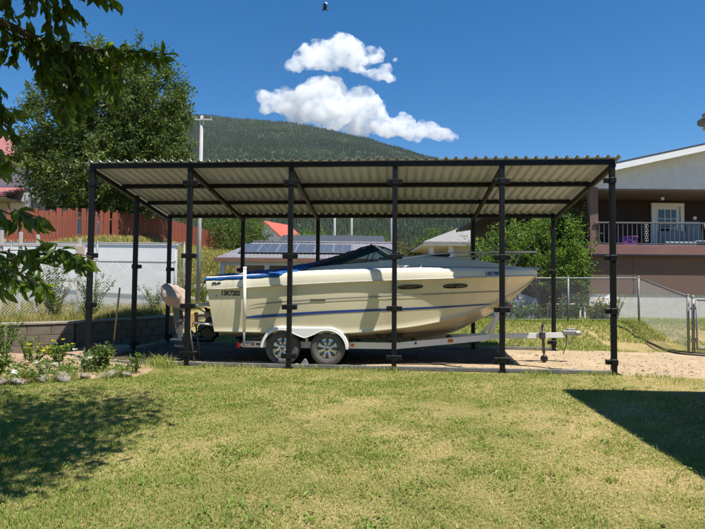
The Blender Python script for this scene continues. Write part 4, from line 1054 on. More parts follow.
MB().box((W_ / 2, 4.4, 2.49), (W_ - .1, 9.2, .06)).build('shadow_gap_board', M['dark_plastic'], bh)
MB().box((W_ / 2, -.17, 2.66), (W_ + .2, .06, .30), bev=.01).build('deck_fascia', M['deck_fascia'], bh)
MB().box((W_ / 2, .75, 2.545), (W_ + .1, 1.8, .05)).build('porch_floor', M['grey_wood'], bh)
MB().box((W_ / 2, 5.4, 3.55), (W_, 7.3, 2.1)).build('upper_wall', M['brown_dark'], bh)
for x in (.16, W_ - .16): MB().box((x, .02, 3.62), (.27, .20, 2.0), bev=.01).build('porch_post', M['brown_wall'], bh)
# white gable over the porch, roof rising to a ridge
zb, rx = 4.58, 5.9; sl_ = .225
def gz(x): return 5.06 + sl_ * (x if x < rx else 2 * rx - x)
MB().prism([(0, -.06, zb), (2 * rx, -.06, zb), (2 * rx, -.06, gz(2 * rx)), (rx, -.06, gz(rx)), (0, -.06, gz(0))], (0, .12, 0)).build('gable', M['stucco'], bh)
MB().box((rx, .9, zb - .03), (2 * rx, 1.9, .05)).build('porch_ceiling', mat('ceiling_brown', (.16, .12, .09), .8), bh)
for a, b, s in ((-.35, rx, 1), (rx, 2 * rx + .35, -1)):
    za, zb2 = gz(a) if s > 0 else gz(rx), gz(rx) if s > 0 else gz(b)
    MB().prism([(a, -.42, za + .03), (b, -.42, zb2 + .03), (b, 10, zb2 + .03), (a, 10, za + .03)], (0, 0, .09)).build('roof_slope', M['roof_dark'], bh)
    MB().prism([(a, -.47, za - .13), (b, -.47, zb2 - .13), (b, -.47, zb2 + .05), (a, -.47, za + .05)], (0, .045, 0)).build('rake_board', M['trim_white'], bh)
    MB().prism([(a, -.42, za - .01), (b, -.42, zb2 - .01), (b, -.06, zb2 - .01), (a, -.06, za - .01)], (0, 0, .02)).build('rake_soffit', M['trim_white'], bh)
# railing: each baluster a piece
RM = mat('railing_grey', (.105, .10, .10), .6, (.07, .07, .07), 6, .6)
MB().box((W_ / 2, -.12, 3.50), (W_ - .3, .045, .05), bev=.008).build('hand_rail', RM, bh)
MB().box((W_ / 2, -.12, 2.86), (W_ - .3, .03, .03)).build('foot_rail', RM, bh)
bme = MB().box((0, 0, 0), (.022, .022, .62)).mesh('baluster'); bme.materials.append(RM)
for k in range(int((W_ - .5) / .146)): link('baluster', bme, RM, bh, (.30 + .146 * k, -.12, 3.18))
for x in (3.55, 7.2): MB().bar((x, -.14, 3.50), (x + .14, -.20, 2.80), .03, .03).build('rail_brace', M['alu'], bh)
# scroll ornaments on the railing
for x in (1.75, 5.05, 8.0):
    q = MB()
    for zz in (2.98, 3.12, 3.26, 3.40):
        for s in (-1, 1): q.tube([(x + s * .035 * (1 - math.cos(a)), -.145, zz + .05 * math.sin(a)) for a in np.linspace(0, 2 * PI, 9)], .006, 4)
    q.build('rail_scroll', M['alu'], bh)
# door: frame, leaf, glass with muntins
DY = 1.74; dxc = (666 - 354) / 545 * (HY + DY) - HX0 + .13
fr = MB(); [fr.box(c, d) for c, d in (((dxc - .50, DY, 3.385), (.12, .10, 1.82)), ((dxc + .50, DY, 3.385), (.12, .10, 1.82)), ((dxc, DY, 4.36), (1.13, .11, .12)))]
dr_ = MB().box((dxc, DY + .03, 3.40), (.86, .05, 1.82)).build('door', M['trim_white'], bh); fr.build('door_frame', M['trim_white'], dr_)
MB().box((dxc, DY - .004, 3.72), (.60, .03, .95)).build('door_glass', M['window_glass'], dr_)
q = MB(); [q.box((dxc + x, DY - .028, 3.72), (.025, .02, .95)) for x in (-.10, .10)]; [q.box((dxc, DY - .030, 3.72 + z), (.60, .02, .025)) for z in (-.16, .16)]; q.build('muntin', M['trim_white'], dr_)
MB().lathe([(.03, 0), (.03, -.05), (.02, -.06), (0, -.06)], 10, (dxc + .36, DY, 3.32), 'Y').build('door_handle', M['chrome'], dr_)
MB().lathe([(.0, -.02), (.06, -.02), (.07, 0)], 20, (dxc + .95, DY, 3.92), 'Y').build('house_plaque', M['trim_white'], bh)
q = MB().lathe([(.02, 0), (.06, -.03), (.075, -.12), (.05, -.17), (0, -.18)], 12, (dxc - .75, .72, zb - .055), 'Z'); q.build('porch_light', M['alu'], bh)
# wing to the left of the porch, in deep shade under its eave
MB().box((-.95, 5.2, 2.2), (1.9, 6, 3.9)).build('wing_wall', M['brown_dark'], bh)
MB().prism([(-2.5, 1.2, 4.05), (-.05, 1.2, 4.45), (-.05, 8.6, 4.45), (-2.5, 8.6, 4.05)], (0, 0, .12)).build('wing_roof', M['roof_dark'], bh)
MB().box((-.62, 1.35, 3.9), (1.3, .05, .10)).build('wing_trim', M['galv'], bh)

# things on the porch
M['purple'] = mat('purple_plastic', (.20, .03, .30), .5, None, 5, .4); M['blue_pl'] = mat('blue_plastic', (.02, .04, .30), .5, None, 5, .4)
def tote(label, x, y, z, w, d, h, m):
    t = thing('storage_tote', label, 'storage box', (x, y, z), 0, 'plastic boxes on the porch')
    MB().prism([(-w / 2 * .9, -d / 2 * .9, 0), (w / 2 * .9, -d / 2 * .9, 0), (w / 2, -d / 2, h), (-w / 2, -d / 2, h)], (0, d * .95, 0)).build('body', m, t)
    MB().box((0, 0, h + .02), (w + .05, d + .06, .05), bev=.015).build('lid', m, t)
    MB().box((0, -d / 2 - .01, h * .82), (w * .3, .03, .03)).build('grip', m, t)
tote('purple plastic storage box behind the porch railing', 8.82, 17.45, 2.57, .44, .4, .52, M['purple'])
tote('low blue plastic storage box beside the purple one on the porch', 9.42, 17.42, 2.57, .40, .4, .28, M['blue_pl'])
ch = thing('patio_chair', 'grey blue high backed patio chair on the porch near the door', 'chair', (11.2, 17.6, 2.57))
M['chair_bl'] = mat('chair_fabric', (.20, .25, .30), .8, None, 6, .6)
MB().box((0, 0, .42), (.5, .5, .06), bev=.02).build('seat', M['chair_bl'], ch); MB().box((0, .25, .78), (.5, .06, .72), Matrix.Rotation(-.2, 3, 'X'), .02).build('backrest', M['chair_bl'], ch)
for x in (-.22, .22):
    for y in (-.2, .2): MB().tube([(x, y, 0), (x, y, .40)], .015, 6).build('leg', M['alu'], ch)
ch = thing('cushion_bench', 'pale blue fabric bench behind the railing by the porch door', 'bench', (10.45, 17.5, 2.57))
MB().box((0, 0, .34), (1.0, .45, .12), bev=.03).build('seat', M['chair_bl'], ch); MB().box((0, .22, .58), (1.0, .08, .40), bev=.03).build('backrest', M['chair_bl'], ch)
for x in (-.42, .42): MB().box((x, 0, .14), (.06, .4, .28)).build('leg', M['grey_wood'], ch)

# ------------------------------------------------------------------ neighbouring house beside the camera; its eave corner shades the lawn
nh = thing('house', 'grey house beside the lawn of which only a gutter corner shows at the picture edge', 'house', (4.36, 6.74, 0), math.radians(-5.0))
ZE = 3.55
MB().box((3.5, -6.5, ZE / 2 - .12), (6.0, 12, ZE - .1)).build('wall', M['brown_wall'], nh)
for a, b in ((0, 1), (1, 0)):
    pts = [(0, 0, ZE), (3.5, 0, ZE + .8), (3.5, -13, ZE + .8), (0, -13, ZE)] if a == 0 else [(3.5, 0, ZE + .8), (7, 0, ZE), (7, -13, ZE), (3.5, -13, ZE + .8)]
    MB().prism(pts, (0, 0, .07)).build('roof_slope', M['roof_grey'], nh)
    MB().prism([(p[0], .003, p[2] - .14) for p in (pts[0], pts[1])] + [(p[0], .003, p[2]) for p in (pts[1], pts[0])], (0, -.04, 0)).build('rake_board', M['trim_white'], nh)
MB().box((-.025, -6.5, ZE - .045), (.10, 12.98, .09), bev=.02).build('gutter', M['galv'], nh)
MB().box((.27, -6.5, ZE - .10), (.5, 12.9, .04)).build('soffit', M['trim_white'], nh)
w_ = MB().box((.49, -4.5, 1.9), (.04, 1.6, 1.1)).build('window', M['window_glass'], nh); MB().box((.47, -4.5, 1.32), (.12, 1.75, .06)).build('window_sill', M['trim_white'], w_)

# overhead wires from the pole to the mast, with a small dark thing dangling
A1 = Vector((-4.60, 16.44, 5.0)); P1_ = pix(318, 11, 8.5); E1 = A1 + (P1_ - A1) * ((A1.y + 15) / (A1.y - P1_.y))
P2_ = pix(311, 0, 9.5); A2 = pix(172, 158, 33.5); E2 = A2 + (P2_ - A2) * ((A2.y + 15) / (A2.y - P2_.y))
M['cable'] = mat('cable', (.36, .38, .42), .5, None, 3, .3)
def wire_pts(a, b, sag, n=70): return [a.lerp(b, t) - Vector((0, 0, sag * 4 * t * (1 - t))) for t in np.linspace(0, 1, n)]
for lab, a, b, sag in (('thin overhead cable with a small object hanging on it', A1, E1, .02), ('thin overhead cable running above and left of the other one', A2, E2, .02)):
    w = wire_pts(a, b, sag); o = MB().tube(w, .0026, 5).build('overhead_wire', M['cable']); tag(o, lab, 'cable', 'overhead wires')
    if a is A1: hang = w

# ------------------------------------------------------------------ mountain, forest, clouds
RG = np.random.default_rng(5)
RPX = [-900, -300, 0, 100, 160, 190, 215, 260, 320, 370, 430, 500, 560, 640, 800, 1100, 1700]
RPY = [200, 175, 140, 124, 116, 114.5, 116, 119, 126, 138, 156, 178, 196, 212, 226, 222, 215]
FOOT, RIDGE = 520.0, 3000.0
def ridge_e(px): return (287 - np.interp(px, RPX, RPY)) / 545.0
def mtn(px, Y):
    t = np.clip((Y - FOOT) / (RIDGE - FOOT), 0, 1); X = (px - 352.5) / 545 * Y
    s = .55 * t ** 1.5 + .45 * t
    z = ridge_e(px) * RIDGE * s
    nz = noise2(X / 420, Y / 420, 41, 5)
    z = z + nz * 75 * np.sin(PI * np.clip(t, 0, 1)) * (.35 + .65 * t) + 9 * noise2(X / 90, Y / 90, 44, 3) * np.clip(t * 3, 0, 1)
    back = np.clip((Y - RIDGE) / 1500, 0, 1); z = z * (1 - back)
    return X, z + 1.0
pxs = np.arange(-460, 1151, 12.0); ys = np.concatenate([np.linspace(FOOT - 60, 1000, 28), np.linspace(1020, RIDGE, 64), np.linspace(RIDGE + 80, RIDGE + 1500, 10)])
PXg, Yg = np.meshgrid(pxs, ys); Xg, Zg = mtn(PXg, Yg); Zg[0] -= 10
idx = np.arange(PXg.size).reshape(PXg.shape); quads = np.stack([idx[:-1, :-1], idx[:-1, 1:], idx[1:, 1:], idx[1:, :-1]], -1).reshape(-1)
M['mtn'] = mat('mountain_floor', (.05, .065, .034), .95, (.03, .042, .024), .004, .8, spec=.05, detail=10)
o = npmesh('mountain', np.stack([Xg, Yg, Zg], -1).reshape(-1, 3), quads, 4, M['mtn'], smooth=True); tag(o, 'broad forested mountain sloping down to the right under the sky', 'mountain', kind='structure')
M['conifer'] = leaf_mat('conifer', (.024, .036, .024), (.048, .064, .037), .05, rough=.9, c=(.085, .10, .052), spec=.05)
def conifers(name, n, y0, y1, p0, p1, hmin, hmax, tiers, sides, label, pw=1.0):
    Y = y0 + (y1 - y0) * RG.random(n) ** pw; PX = RG.uniform(p0, p1, n); X, Z = mtn(PX, Y)
    dens = noise2(X / 130, Y / 130, 51, 4); keep = dens > -.62; X, Y, Z, PX, dens = X[keep], Y[keep], Z[keep], PX[keep], dens[keep]; n = len(X)
    H = RG.uniform(hmin, hmax, n) * (1 + .25 * noise2(X / 60, Y / 60, 52, 2)); R0 = H * RG.uniform(.16, .24, n)
    V = []; Fc = []; k = 0; b = np.arange(n)
    for t in range(tiers):
        za = H * (.06 + .42 * t) if tiers > 1 else H * .02; zt = H * (.68 if (tiers > 1 and t == 0) else 1.0); r = R0 * (1 - .42 * t)
        a0 = RG.uniform(0, 6.28, n)
        ring = [np.stack([X + r * np.cos(a0 + 2 * PI * j / sides) * RG.uniform(.7, 1.25, n), Y + r * np.sin(a0 + 2 * PI * j / sides) * RG.uniform(.7, 1.25, n), Z + za + H * RG.uniform(-.05, .05, n)], -1) for j in range(sides)]
        tip = np.stack([X + H * RG.normal(0, .01, n), Y, Z + zt], -1)
        V += ring + [tip]; base = t * (sides + 1)
        for j in range(sides): Fc.append((base + j, base + (j + 1) % sides, base + sides))
    m_ = tiers * (sides + 1); VV = np.stack(V, 1).reshape(-1, 3); FF = (np.array(Fc)[None] + (b * m_)[:, None, None]).reshape(-1)
    var = np.clip(.42 + .55 * noise2(X / 300, Y / 300, 53, 4) + RG.normal(0, .20, n), 0, 1)
    return tag(npmesh(name, VV, FF, 3, M['conifer'], attr=np.repeat(var, m_)), label, 'forest', kind='stuff')
conifers('forest_near', 24000, FOOT - 40, 1100, -150, 900, 9, 17, 2, 6, 'conifer forest on the lower slope seen under the carport roof', 1.1)
conifers('forest_far', 95000, 1050, RIDGE + 120, -150, 900, 8, 17, 1, 5, 'dense conifer forest covering the upper mountainside', .75)

M['cloud'] = bpy.data.materials.new('cloud'); M['cloud'].use_nodes = True
cn = M['cloud'].node_tree; cn.nodes.remove(cn.nodes['Principled BSDF']); pv = cn.nodes.new('ShaderNodeVolumePrincipled')
pv.inputs['Color'].default_value = (1, 1, 1, 1); pv.inputs['Anisotropy'].default_value = .2
ctc = cn.nodes.new('ShaderNodeTexCoord'); cnz = cn.nodes.new('ShaderNodeTexNoise'); cnz.inputs['Scale'].default_value = .0085; cnz.inputs['Detail'].default_value = 5; cnz.inputs['Roughness'].default_value = .62
crp = cn.nodes.new('ShaderNodeMapRange'); crp.inputs[1].default_value = .41; crp.inputs[2].default_value = .70; crp.inputs[3].default_value = .0; crp.inputs[4].default_value = .020
cn.links.new(ctc.outputs['Object'], cnz.inputs['Vector']); cn.links.new(cnz.outputs[0], crp.inputs[0]); cn.links.new(crp.outputs[0], pv.inputs['Density'])
cn.links.new(pv.outputs[0], cn.nodes['Material Output'].inputs['Volume'])
CY = 6000.0
# thin summer haze in the valley air
hz_ = MB().box((0, 2000, 545), (13200, 5600, 1110)).build('haze', None); hm = bpy.data.materials.new('haze'); hm.use_nodes = True
hn = hm.node_tree; hn.nodes.remove(hn.nodes['Principled BSDF']); hv = hn.nodes.new('ShaderNodeVolumePrincipled'); hv.inputs['Color'].default_value = (.72, .87, 1, 1); hv.inputs['Density'].default_value = 2.4e-5
hn.links.new(hv.outputs[0], hn.nodes['Material Output'].inputs['Volume']); hz_.data.materials.append(hm); tag(hz_, 'thin bluish summer haze over the valley', 'haze', kind='stuff')
tex = bpy.data.textures.new('cloud_relief', 'CLOUDS'); tex.noise_scale = 150; tex.noise_depth = 4
tex2 = bpy.data.textures.new('cloud_wisp', 'CLOUDS'); tex2.noise_scale = 48; tex2.noise_depth = 5
def cloud(label, puffs, seed):
    r_ = random.Random(seed); bm = bmesh.new(); c0 = pix(puffs[0][0], puffs[0][1], CY)
    for (px, py, rad, fl) in puffs:
        for k in range(3 + int(rad / 5)):
            q = rad * r_.uniform(.45, .85); a = r_.uniform(0, 6.28); e = r_.uniform(0, .7) * rad
            p = pix(px + e * math.cos(a), py + e * math.sin(a) * fl, CY + r_.uniform(-1.3, 1.3) * rad * 11) - c0; s = q * CY / F_PX
            bmesh.ops.create_icosphere(bm, subdivisions=2, radius=s, matrix=Matrix.Translation(p) @ Matrix.Diagonal((1.15, 1.1, fl, 1)))
    me = bpy.data.meshes.new('cloud'); bm.to_mesh(me); bm.free(); o = link('cloud', me, M['cloud'], None, c0)
    rm = o.modifiers.new('merge', 'REMESH'); rm.mode = 'VOXEL'; rm.voxel_size = 17; rm.use_smooth_shade = True
    for t_, st in ((tex, 150), (tex2, 70)):
        d = o.modifiers.new('relief', 'DISPLACE'); d.texture = t_; d.strength = st; d.mid_level = .50; d.texture_coords = 'LOCAL'
        rm = o.modifiers.new('merge', 'REMESH'); rm.mode = 'VOXEL'; rm.voxel_size = 15; rm.use_smooth_shade = True
    return tag(o, label, 'cloud', 'white clouds over the mountain')
cloud('upper white cumulus cloud with a ragged tail on its lower right', [(318, 54, 18, .75), (300, 65, 13, .5), (335, 46, 16, .75), (352, 50, 13, .7), (330, 64, 14, .5), (358, 63, 12, .6), (366, 72, 9, .4), (378, 74, 9, .45), (390, 78, 7, .45), (398, 82, 4, .45), (386, 69, 5, .5), (375, 57, 9, .7), (340, 60, 14, .7)], 3)
cloud('long lower white cumulus cloud resting above the mountain ridge', [(288, 99, 22, .75), (268, 98, 11, .6), (272, 108, 12, .5), (312, 96, 22, .75), (328, 104, 23, .75), (346, 108, 20, .8), (362, 106, 17, .8), (376, 114, 17, .75), (362, 122, 19, .65), (385, 130, 15, .6), (402, 128, 15, .7), (420, 131, 15, .6), (438, 134, 13, .5), (450, 137, 8, .5), (335, 120, 19, .65), (303, 110, 19, .6)], 8)

cloud('tiny torn cloud scrap to the right of the upper cloud', [(397, 59, 3.2, .6), (401, 61, 2.2, .5), (404, 61, 2.4, .6)], 21)
# ------------------------------------------------------------------ broadleaf trees
make_tree('tree', 'large dark leafy tree in front of the red roofed house', 'tree', (-15.6, 34.5, 4.0),
          [(a * 1.43, b * 1.43, c * 1.43 - .25, d * 1.40, e * 1.43, f * 1.43) for a, b, c, d, e, f in [(-.3, 0, 4.0, 3.5, 2.8, 2.6), (.4, 0, 6.4, 2.9, 2.5, 2.3), (-.9, 0, 7.9, 1.7, 1.6, 1.3), (1.9, -.3, 5.4, 1.9, 1.6, 2.4), (1.2, 0, 7.8, 1.5, 1.3, 1.2), (-2.6, 0, 5.2, 1.4, 1.4, 1.7), (.8, -.3, 2.4, 2.5, 1.8, 1.1)]],
          .30, 2.2, 680, 66000, .245, M['leaf_dark'], .74, seed=4, limbs=26, tips=70)
make_tree('fruit_tree', 'bright leafy fruit tree beside the brown house behind the fence', 'tree', (5.85, 17.2, .55),
          [(-.35, 0, 2.1, 1.6, 1.2, 1.0), (.6, 0, 2.3, 1.15, 1.0, 1.05), (-1.0, 0, 1.75, .9, .8, .7), (1.0, -.1, 1.7, .6, .7, .7), (.1, 0, 1.5, 1.5, 1.0, .6)],
          .085, .8, 260, 12500, .105, M['leaf_bright'], .32, seed=9, limbs=18, tips=16)
bg = [('round green tree behind the end of the red board fence', -10.9, 48, 4.0, [(0, 0, 3.2, 2.6, 2.5, 2.0), (1.5, 0, 2.4, 1.5, 2, 1.6)], 'leaf_mid', 11),
      ('dark spreading tree above the far end of the board fence', -13.5, 52, 5.0, [(0, 0, 3.8, 3.6, 2.6, 2.2), (-2.6, 0, 3.2, 2.4, 2, 1.9), (2.6, 0, 2.6, 2.2, 2, 1.9)], 'leaf_dark', 12),
      ('pale green bushy tree behind the dark roofed house', -3.6, 46, .8, [(0, 0, 3.4, 2.4, 2, 1.7), (2.0, 0, 2.8, 1.7, 1.6, 1.4)], 'leaf_bright', 13),
      ('olive brown tree right behind the fourth front post', 3.7, 45, .8, [(0, 0, 2.7, 2.0, 1.8, 1.6), (1.0, 0, 2.0, 1.6, 1.6, 1.3)], 'leaf_brown', 14),
      ('green tree between the slate roof and the olive brown tree', 2.4, 64, .8, [(0, 0, 4.4, 3.0, 2, 2.4), (-2, 0, 3.4, 2.0, 2, 1.8)], 'leaf_mid', 15),
      ('low dark tree behind the beige bungalow', 10.5, 60, .8, [(0, 0, 4.6, 4.4, 2, 2.4)], 'leaf_mid', 16),
      ('green tree behind the slate roofed house by the slim poles', -.6, 75, .8, [(0, 0, 5.0, 4.2, 2, 2.6), (-4, 0, 4.4, 3, 2, 2.2)], 'leaf_mid', 17),
      ('dark green tree behind the shed at the foot of the bank', -8.2, 44, 2.6, [(0, 0, 2.0, 1.5, 1.6, 1.2), (-1.3, 0, 2.6, 1.5, 1.6, 1.4)], 'leaf_dark', 18)]
for lab, x, y, z, bl, lm, sd_ in bg:
    make_tree('tree', lab, 'tree', (x, y, z), bl, .16, 1.2, 150, 6500, .20 if y < 60 else .26, M[lm], .62, group='trees in the distance', seed=sd_, limbs=8)

# ------------------------------------------------------------------ grass
RG = np.random.default_rng(77); rnd.seed(77)
M['grass'] = leaf_mat('lawn_blade', (.20, .265, .055), (.40, .40, .14), .3, rough=.6, c=(.68, .56, .31), spec=.2)
M['grass_dry'] = leaf_mat('dry_blade', (.16, .17, .045), (.40, .33, .13), .25, rough=.7, c=(.55, .44, .22), spec=.15)
def blades(name, P, H, W, lean, var, m, label=None, parent=None):
    n = len(P); a = RG.uniform(0, 2 * PI, n); b = a + PI / 2 + RG.normal(0, .5, n)
    L = np.stack([np.cos(a), np.sin(a), 0 * a], -1); S = np.stack([np.cos(b), np.sin(b), 0 * b], -1) * (W / 2)[:, None]
    up = np.array([0, 0, 1.0]); ln = (lean * RG.uniform(.2, 1.3, n) * H)[:, None]
    m1 = P + L * ln * .35 + up * (H * .55)[:, None]; t = P + L * ln + up * (H * np.clip(1 - .35 * lean, .3, 1))[:, None]
    V = np.stack([P - S, P + S, m1 + S * .8, m1 - S * .8, t], 1).reshape(-1, 3)
    F_ = (np.array([(0, 1, 2), (0, 2, 3), (3, 2, 4)])[None] + (np.arange(n) * 5)[:, None, None]).reshape(-1)
    o = npmesh(name, V, F_, 3, m, parent, attr=np.repeat(var, 5)); o['kind'] = 'stuff'
    if label: tag(o, label, 'grass')
    return o
def lawn_dry(x, y):
    """0 green .. 1 straw: dry patches towards the near right, greener on the left and by the drive"""
    mow = np.sin((x * .80 - y * .6) * 7.5 + 1.2 * noise2(x * .4, y * .4, 68, 2)); big = noise2(x * .35 + 3, y * .35, 61, 3); mid = noise2(x * 1.1, y * 1.1, 62, 4); fine = noise2(x * 4.5, y * 4.5, 63, 3)
    return .36 + .50 * big + .70 * mid + .45 * fine + .13 * mow + .105 * x - .075 * (y - 5.5)
def lawn_pts(n, ya, yb, xw):
    y = RG.uniform(ya, yb, n); x = RG.uniform(-1, 1, n) * (xw * y + 1.2)
    k = y < front_edge(x) - .02 + .05 * noise2(x * 3, y * 3, 66, 2); bed = (x < -3.3) & (y > 8.05 + .42 * (x + 4.3) + .12 * noise2(x * 2, y, 67, 2)); k &= ~bed
    return x[k], y[k]
PX, PY, HH, WW, VA = [], [], [], [], []
for n, ya, yb, h, w in ((100000, 2.2, 4.2, .025, .0048), (115000, 4.2, 6.6, .025, .0062), (110000, 6.6, 9.95, .025, .0085), (14000, -1, 2.2, .03, .008)):
    x, y = lawn_pts(n, ya, yb, .74); tuft = noise2(x * 2.2, y * 2.2, 64, 4); d = lawn_dry(x, y)
    keep = RG.random(len(x)) < np.clip(1.2 - .75 * d + .2 * tuft, .22, 1); x, y, tuft, d = x[keep], y[keep], tuft[keep], d[keep]
    PX.append(x); PY.append(y); HH.append(h * np.clip(1 + .65 * tuft + RG.normal(0, .3, len(x)) - .35 * (d - .4), .35, 2.4)); WW.append(w * RG.uniform(.7, 1.3, len(x)))
    VA.append(np.clip(d * .85 + RG.normal(.02, .17, len(x)), 0, 1))
PX, PY, HH, WW, VA = map(np.concatenate, (PX, PY, HH, WW, VA))
blades('lawn_grass', np.stack([PX, PY, hback(PX, PY) - .003], -1), HH, WW, np.full(len(PX), .85), VA, M['grass'], 'short patchy mown lawn grass in front of the boat shelter')
# dead clippings and straw lying flat
n = 30000; x, y = lawn_pts(n, 2.2, 9.6, .74); d = lawn_dry(x, y); k = RG.random(len(x)) < np.clip(d * .9, .05, 1); x, y = x[k], y[k]
blades('dead_straw', np.stack([x, y, hback(x, y) + .012], -1), RG.uniform(.006, .016, len(x)), RG.uniform(.003, .006, len(x)), np.full(len(x), 4.0), RG.uniform(.75, 1, len(x)), M['grass'], 'dead straw and clippings lying flat on the lawn')
# darker longer tufts the mower missed
n = 9000; tc_ = np.stack([RG.uniform(-1, 1, 420), RG.uniform(2.4, 9.2, 420)], -1); tc_[:, 0] *= .7 * tc_[:, 1] + .3; pk = RG.integers(0, 420, n); x = tc_[pk, 0] + RG.normal(0, .035, n); y = tc_[pk, 1] + RG.normal(0, .035, n); k = (y < front_edge(x) - .05) & ~((x < -3.2) & (y > 7.7)); x, y = x[k], y[k]
blades('tall_tufts', np.stack([x, y, hback(x, y) - .003], -1), RG.uniform(.03, .075, len(x)), RG.uniform(.004, .008, len(x)), np.full(len(x), .7), RG.uniform(0, .3, len(x)), M['grass'], 'longer dark green grass tufts scattered over the lawn')
# low broad weeds in the lawn
n = 5200; cx = RG.uniform(-1, 1, 260) ; cyy = RG.uniform(2.4, 8.2, 260); cx = cx * (.7 * cyy + .3); pick = RG.integers(0, 260, n)
wx = cx[pick] + RG.normal(0, .06, n); wy = cyy[pick] + RG.normal(0, .06, n); ok = ~((wx < -3.2) & (wy > 7.7)); wx, wy = wx[ok], wy[ok]; n = len(wx)
ang = RG.uniform(0, 6.28, n); o = leaves('lawn_weeds', np.stack([wx, wy, hback(wx, wy) + .008 + RG.uniform(0, .015, n)], -1), np.stack([np.cos(ang), np.sin(ang), RG.uniform(.1, .7, n)], -1), RG.uniform(.02, .042, n), M['leaf_bright'], width=.55, flat=1.0, kind='stuff', var=RG.uniform(.2, 1, n))
tag(o, 'low broad leaved weeds growing flat in the lawn', 'weeds')
# grass strip and mound behind the carport
n = 60000; x = RG.uniform(-4, 13, n); y = RG.uniform(12.4, 17.6, n); e = rear_edge(x) - .15 + .3 * RG.random(n)
k = (y > e) & ~((x > 6.2) & (y < 14.6) & (noise2(x * 1.3, y * 1.3, 71, 3) < .1 + .2 * (14.0 - y))) & (np.interp(y, WY, WX) < x); x, y = x[k], y[k]
tv = noise2(x * 1.1, y * 1.1, 72, 3)
blades('rear_grass', np.stack([x, y, hback(x, y)], -1), .085 * np.clip(1 + .6 * tv + RG.normal(0, .3, len(x)), .3, 2.2), RG.uniform(.010, .018, len(x)), np.full(len(x), .7), np.clip(.07 + .30 * tv + RG.normal(0, .17, len(x)) + .22 * (x > 6.5), 0, 1), M['grass'], 'rough grass strip between the carport and the rear fence')
# straggling tufts along the drive's edges
n = 5200; x = RG.uniform(-3.2, 13, n); s = RG.random(n) < .55; y = np.where(s, front_edge(x) - .10 + RG.normal(0, .07, n), rear_edge(x) - .12 + RG.normal(0, .12, n)); k = noise2(x * 2.5, y * 1.5, 73, 3) > -.05; x, y = x[k], y[k]
blades('edge_grass', np.stack([x, y, hback(x, y)], -1), RG.uniform(.04, .13, len(x)), RG.uniform(.006, .012, len(x)), np.full(len(x), .6), RG.uniform(.1, .8, len(x)), M['grass'], 'grass tufts straggling along the edges of the dirt drive')
# dry grass on the terrace and the hillside
n = 46000; y = RG.uniform(8.6, 17.0, n); xe = np.interp(y, WY, WX) - .18; x = xe - RG.random(n) ** 1.5 * 6.5; dn = noise2(x * .9, y * .9, 74, 4)
k = RG.random(n) < np.clip(.75 + .8 * dn, .1, 1); x, y, dn = x[k], y[k], dn[k]
blades('terrace_grass', np.stack([x, y, bank_z(x, y)], -1), np.clip(.16 + .14 * dn + RG.normal(0, .06, len(x)), .03, .6), RG.uniform(.006, .013, len(x)), np.full(len(x), .45), np.clip(.40 + .45 * dn + RG.normal(0, .25, len(x)), 0, 1), M['grass_dry'], 'dry yellow grass on the terrace behind the block wall')
n = 60000; y = RG.uniform(17.2, 62, n) ** 1.0; y = 17.2 + (y - 17.2) * RG.random(n) ** .8; xe = np.interp(y, WY, WX); x = xe - RG.random(n) ** 1.4 * (6 + .28 * (y - 17)) + .5; dn = noise2(x * .5, y * .5, 75, 4)
blades('hillside_grass', np.stack([x, y, bank_z(np.minimum(x, xe), y) - np.clip(x - xe, 0, 1) * 1.2 - .03], -1), np.clip(.26 + .18 * dn + RG.normal(0, .08, n), .06, .7), RG.uniform(.016, .034, n) * (1 + .02 * (y - 17)), np.full(n, .5), np.clip(.30 + .45 * dn + RG.normal(0, .2, n), 0, 1), M['grass_dry'], 'tall dry grass on the hillside below the red board fence')

# ------------------------------------------------------------------ stones shoring up the hillside
M['rubble'] = mat('rubble_stone', (.30, .265, .22), .95, (.15, .13, .105), 3.2, .9, bump=.03, bscale=9, dirt=((.10, .09, .06), 2.5, .58))
stm = [stone_mesh('stone', 40 + k, 2) for k in range(5)]
for me in stm: me.materials.append(M['rubble']); me.polygons.foreach_set('use_smooth', [True] * len(me.polygons))
for (yy, zz, nn, lab) in ((20.4, 1.28, 9, 'grey stone in the upper rubble row across the hillside bank'), (18.0, .86, 10, 'grey stone in the lower rubble row at the foot of the bank')):
    for k in range(nn):
        x = -5.35 + .26 * k * (.75 if yy > 19 else .9); o = link('rubble_stone', rnd.choice(stm), None, None, (x - (.6 if yy > 19 else 0), yy + rnd.uniform(-.1, .1), zz + rnd.uniform(-.03, .06)), (rnd.uniform(-.3, .3), rnd.uniform(-.3, .3), rnd.uniform(0, 6)))
        s = rnd.uniform(.20, .30); o.scale = (s * 1.2, s, s * 1.1); tag(o, lab, 'stone', lab.replace('grey stone in the ', ''))

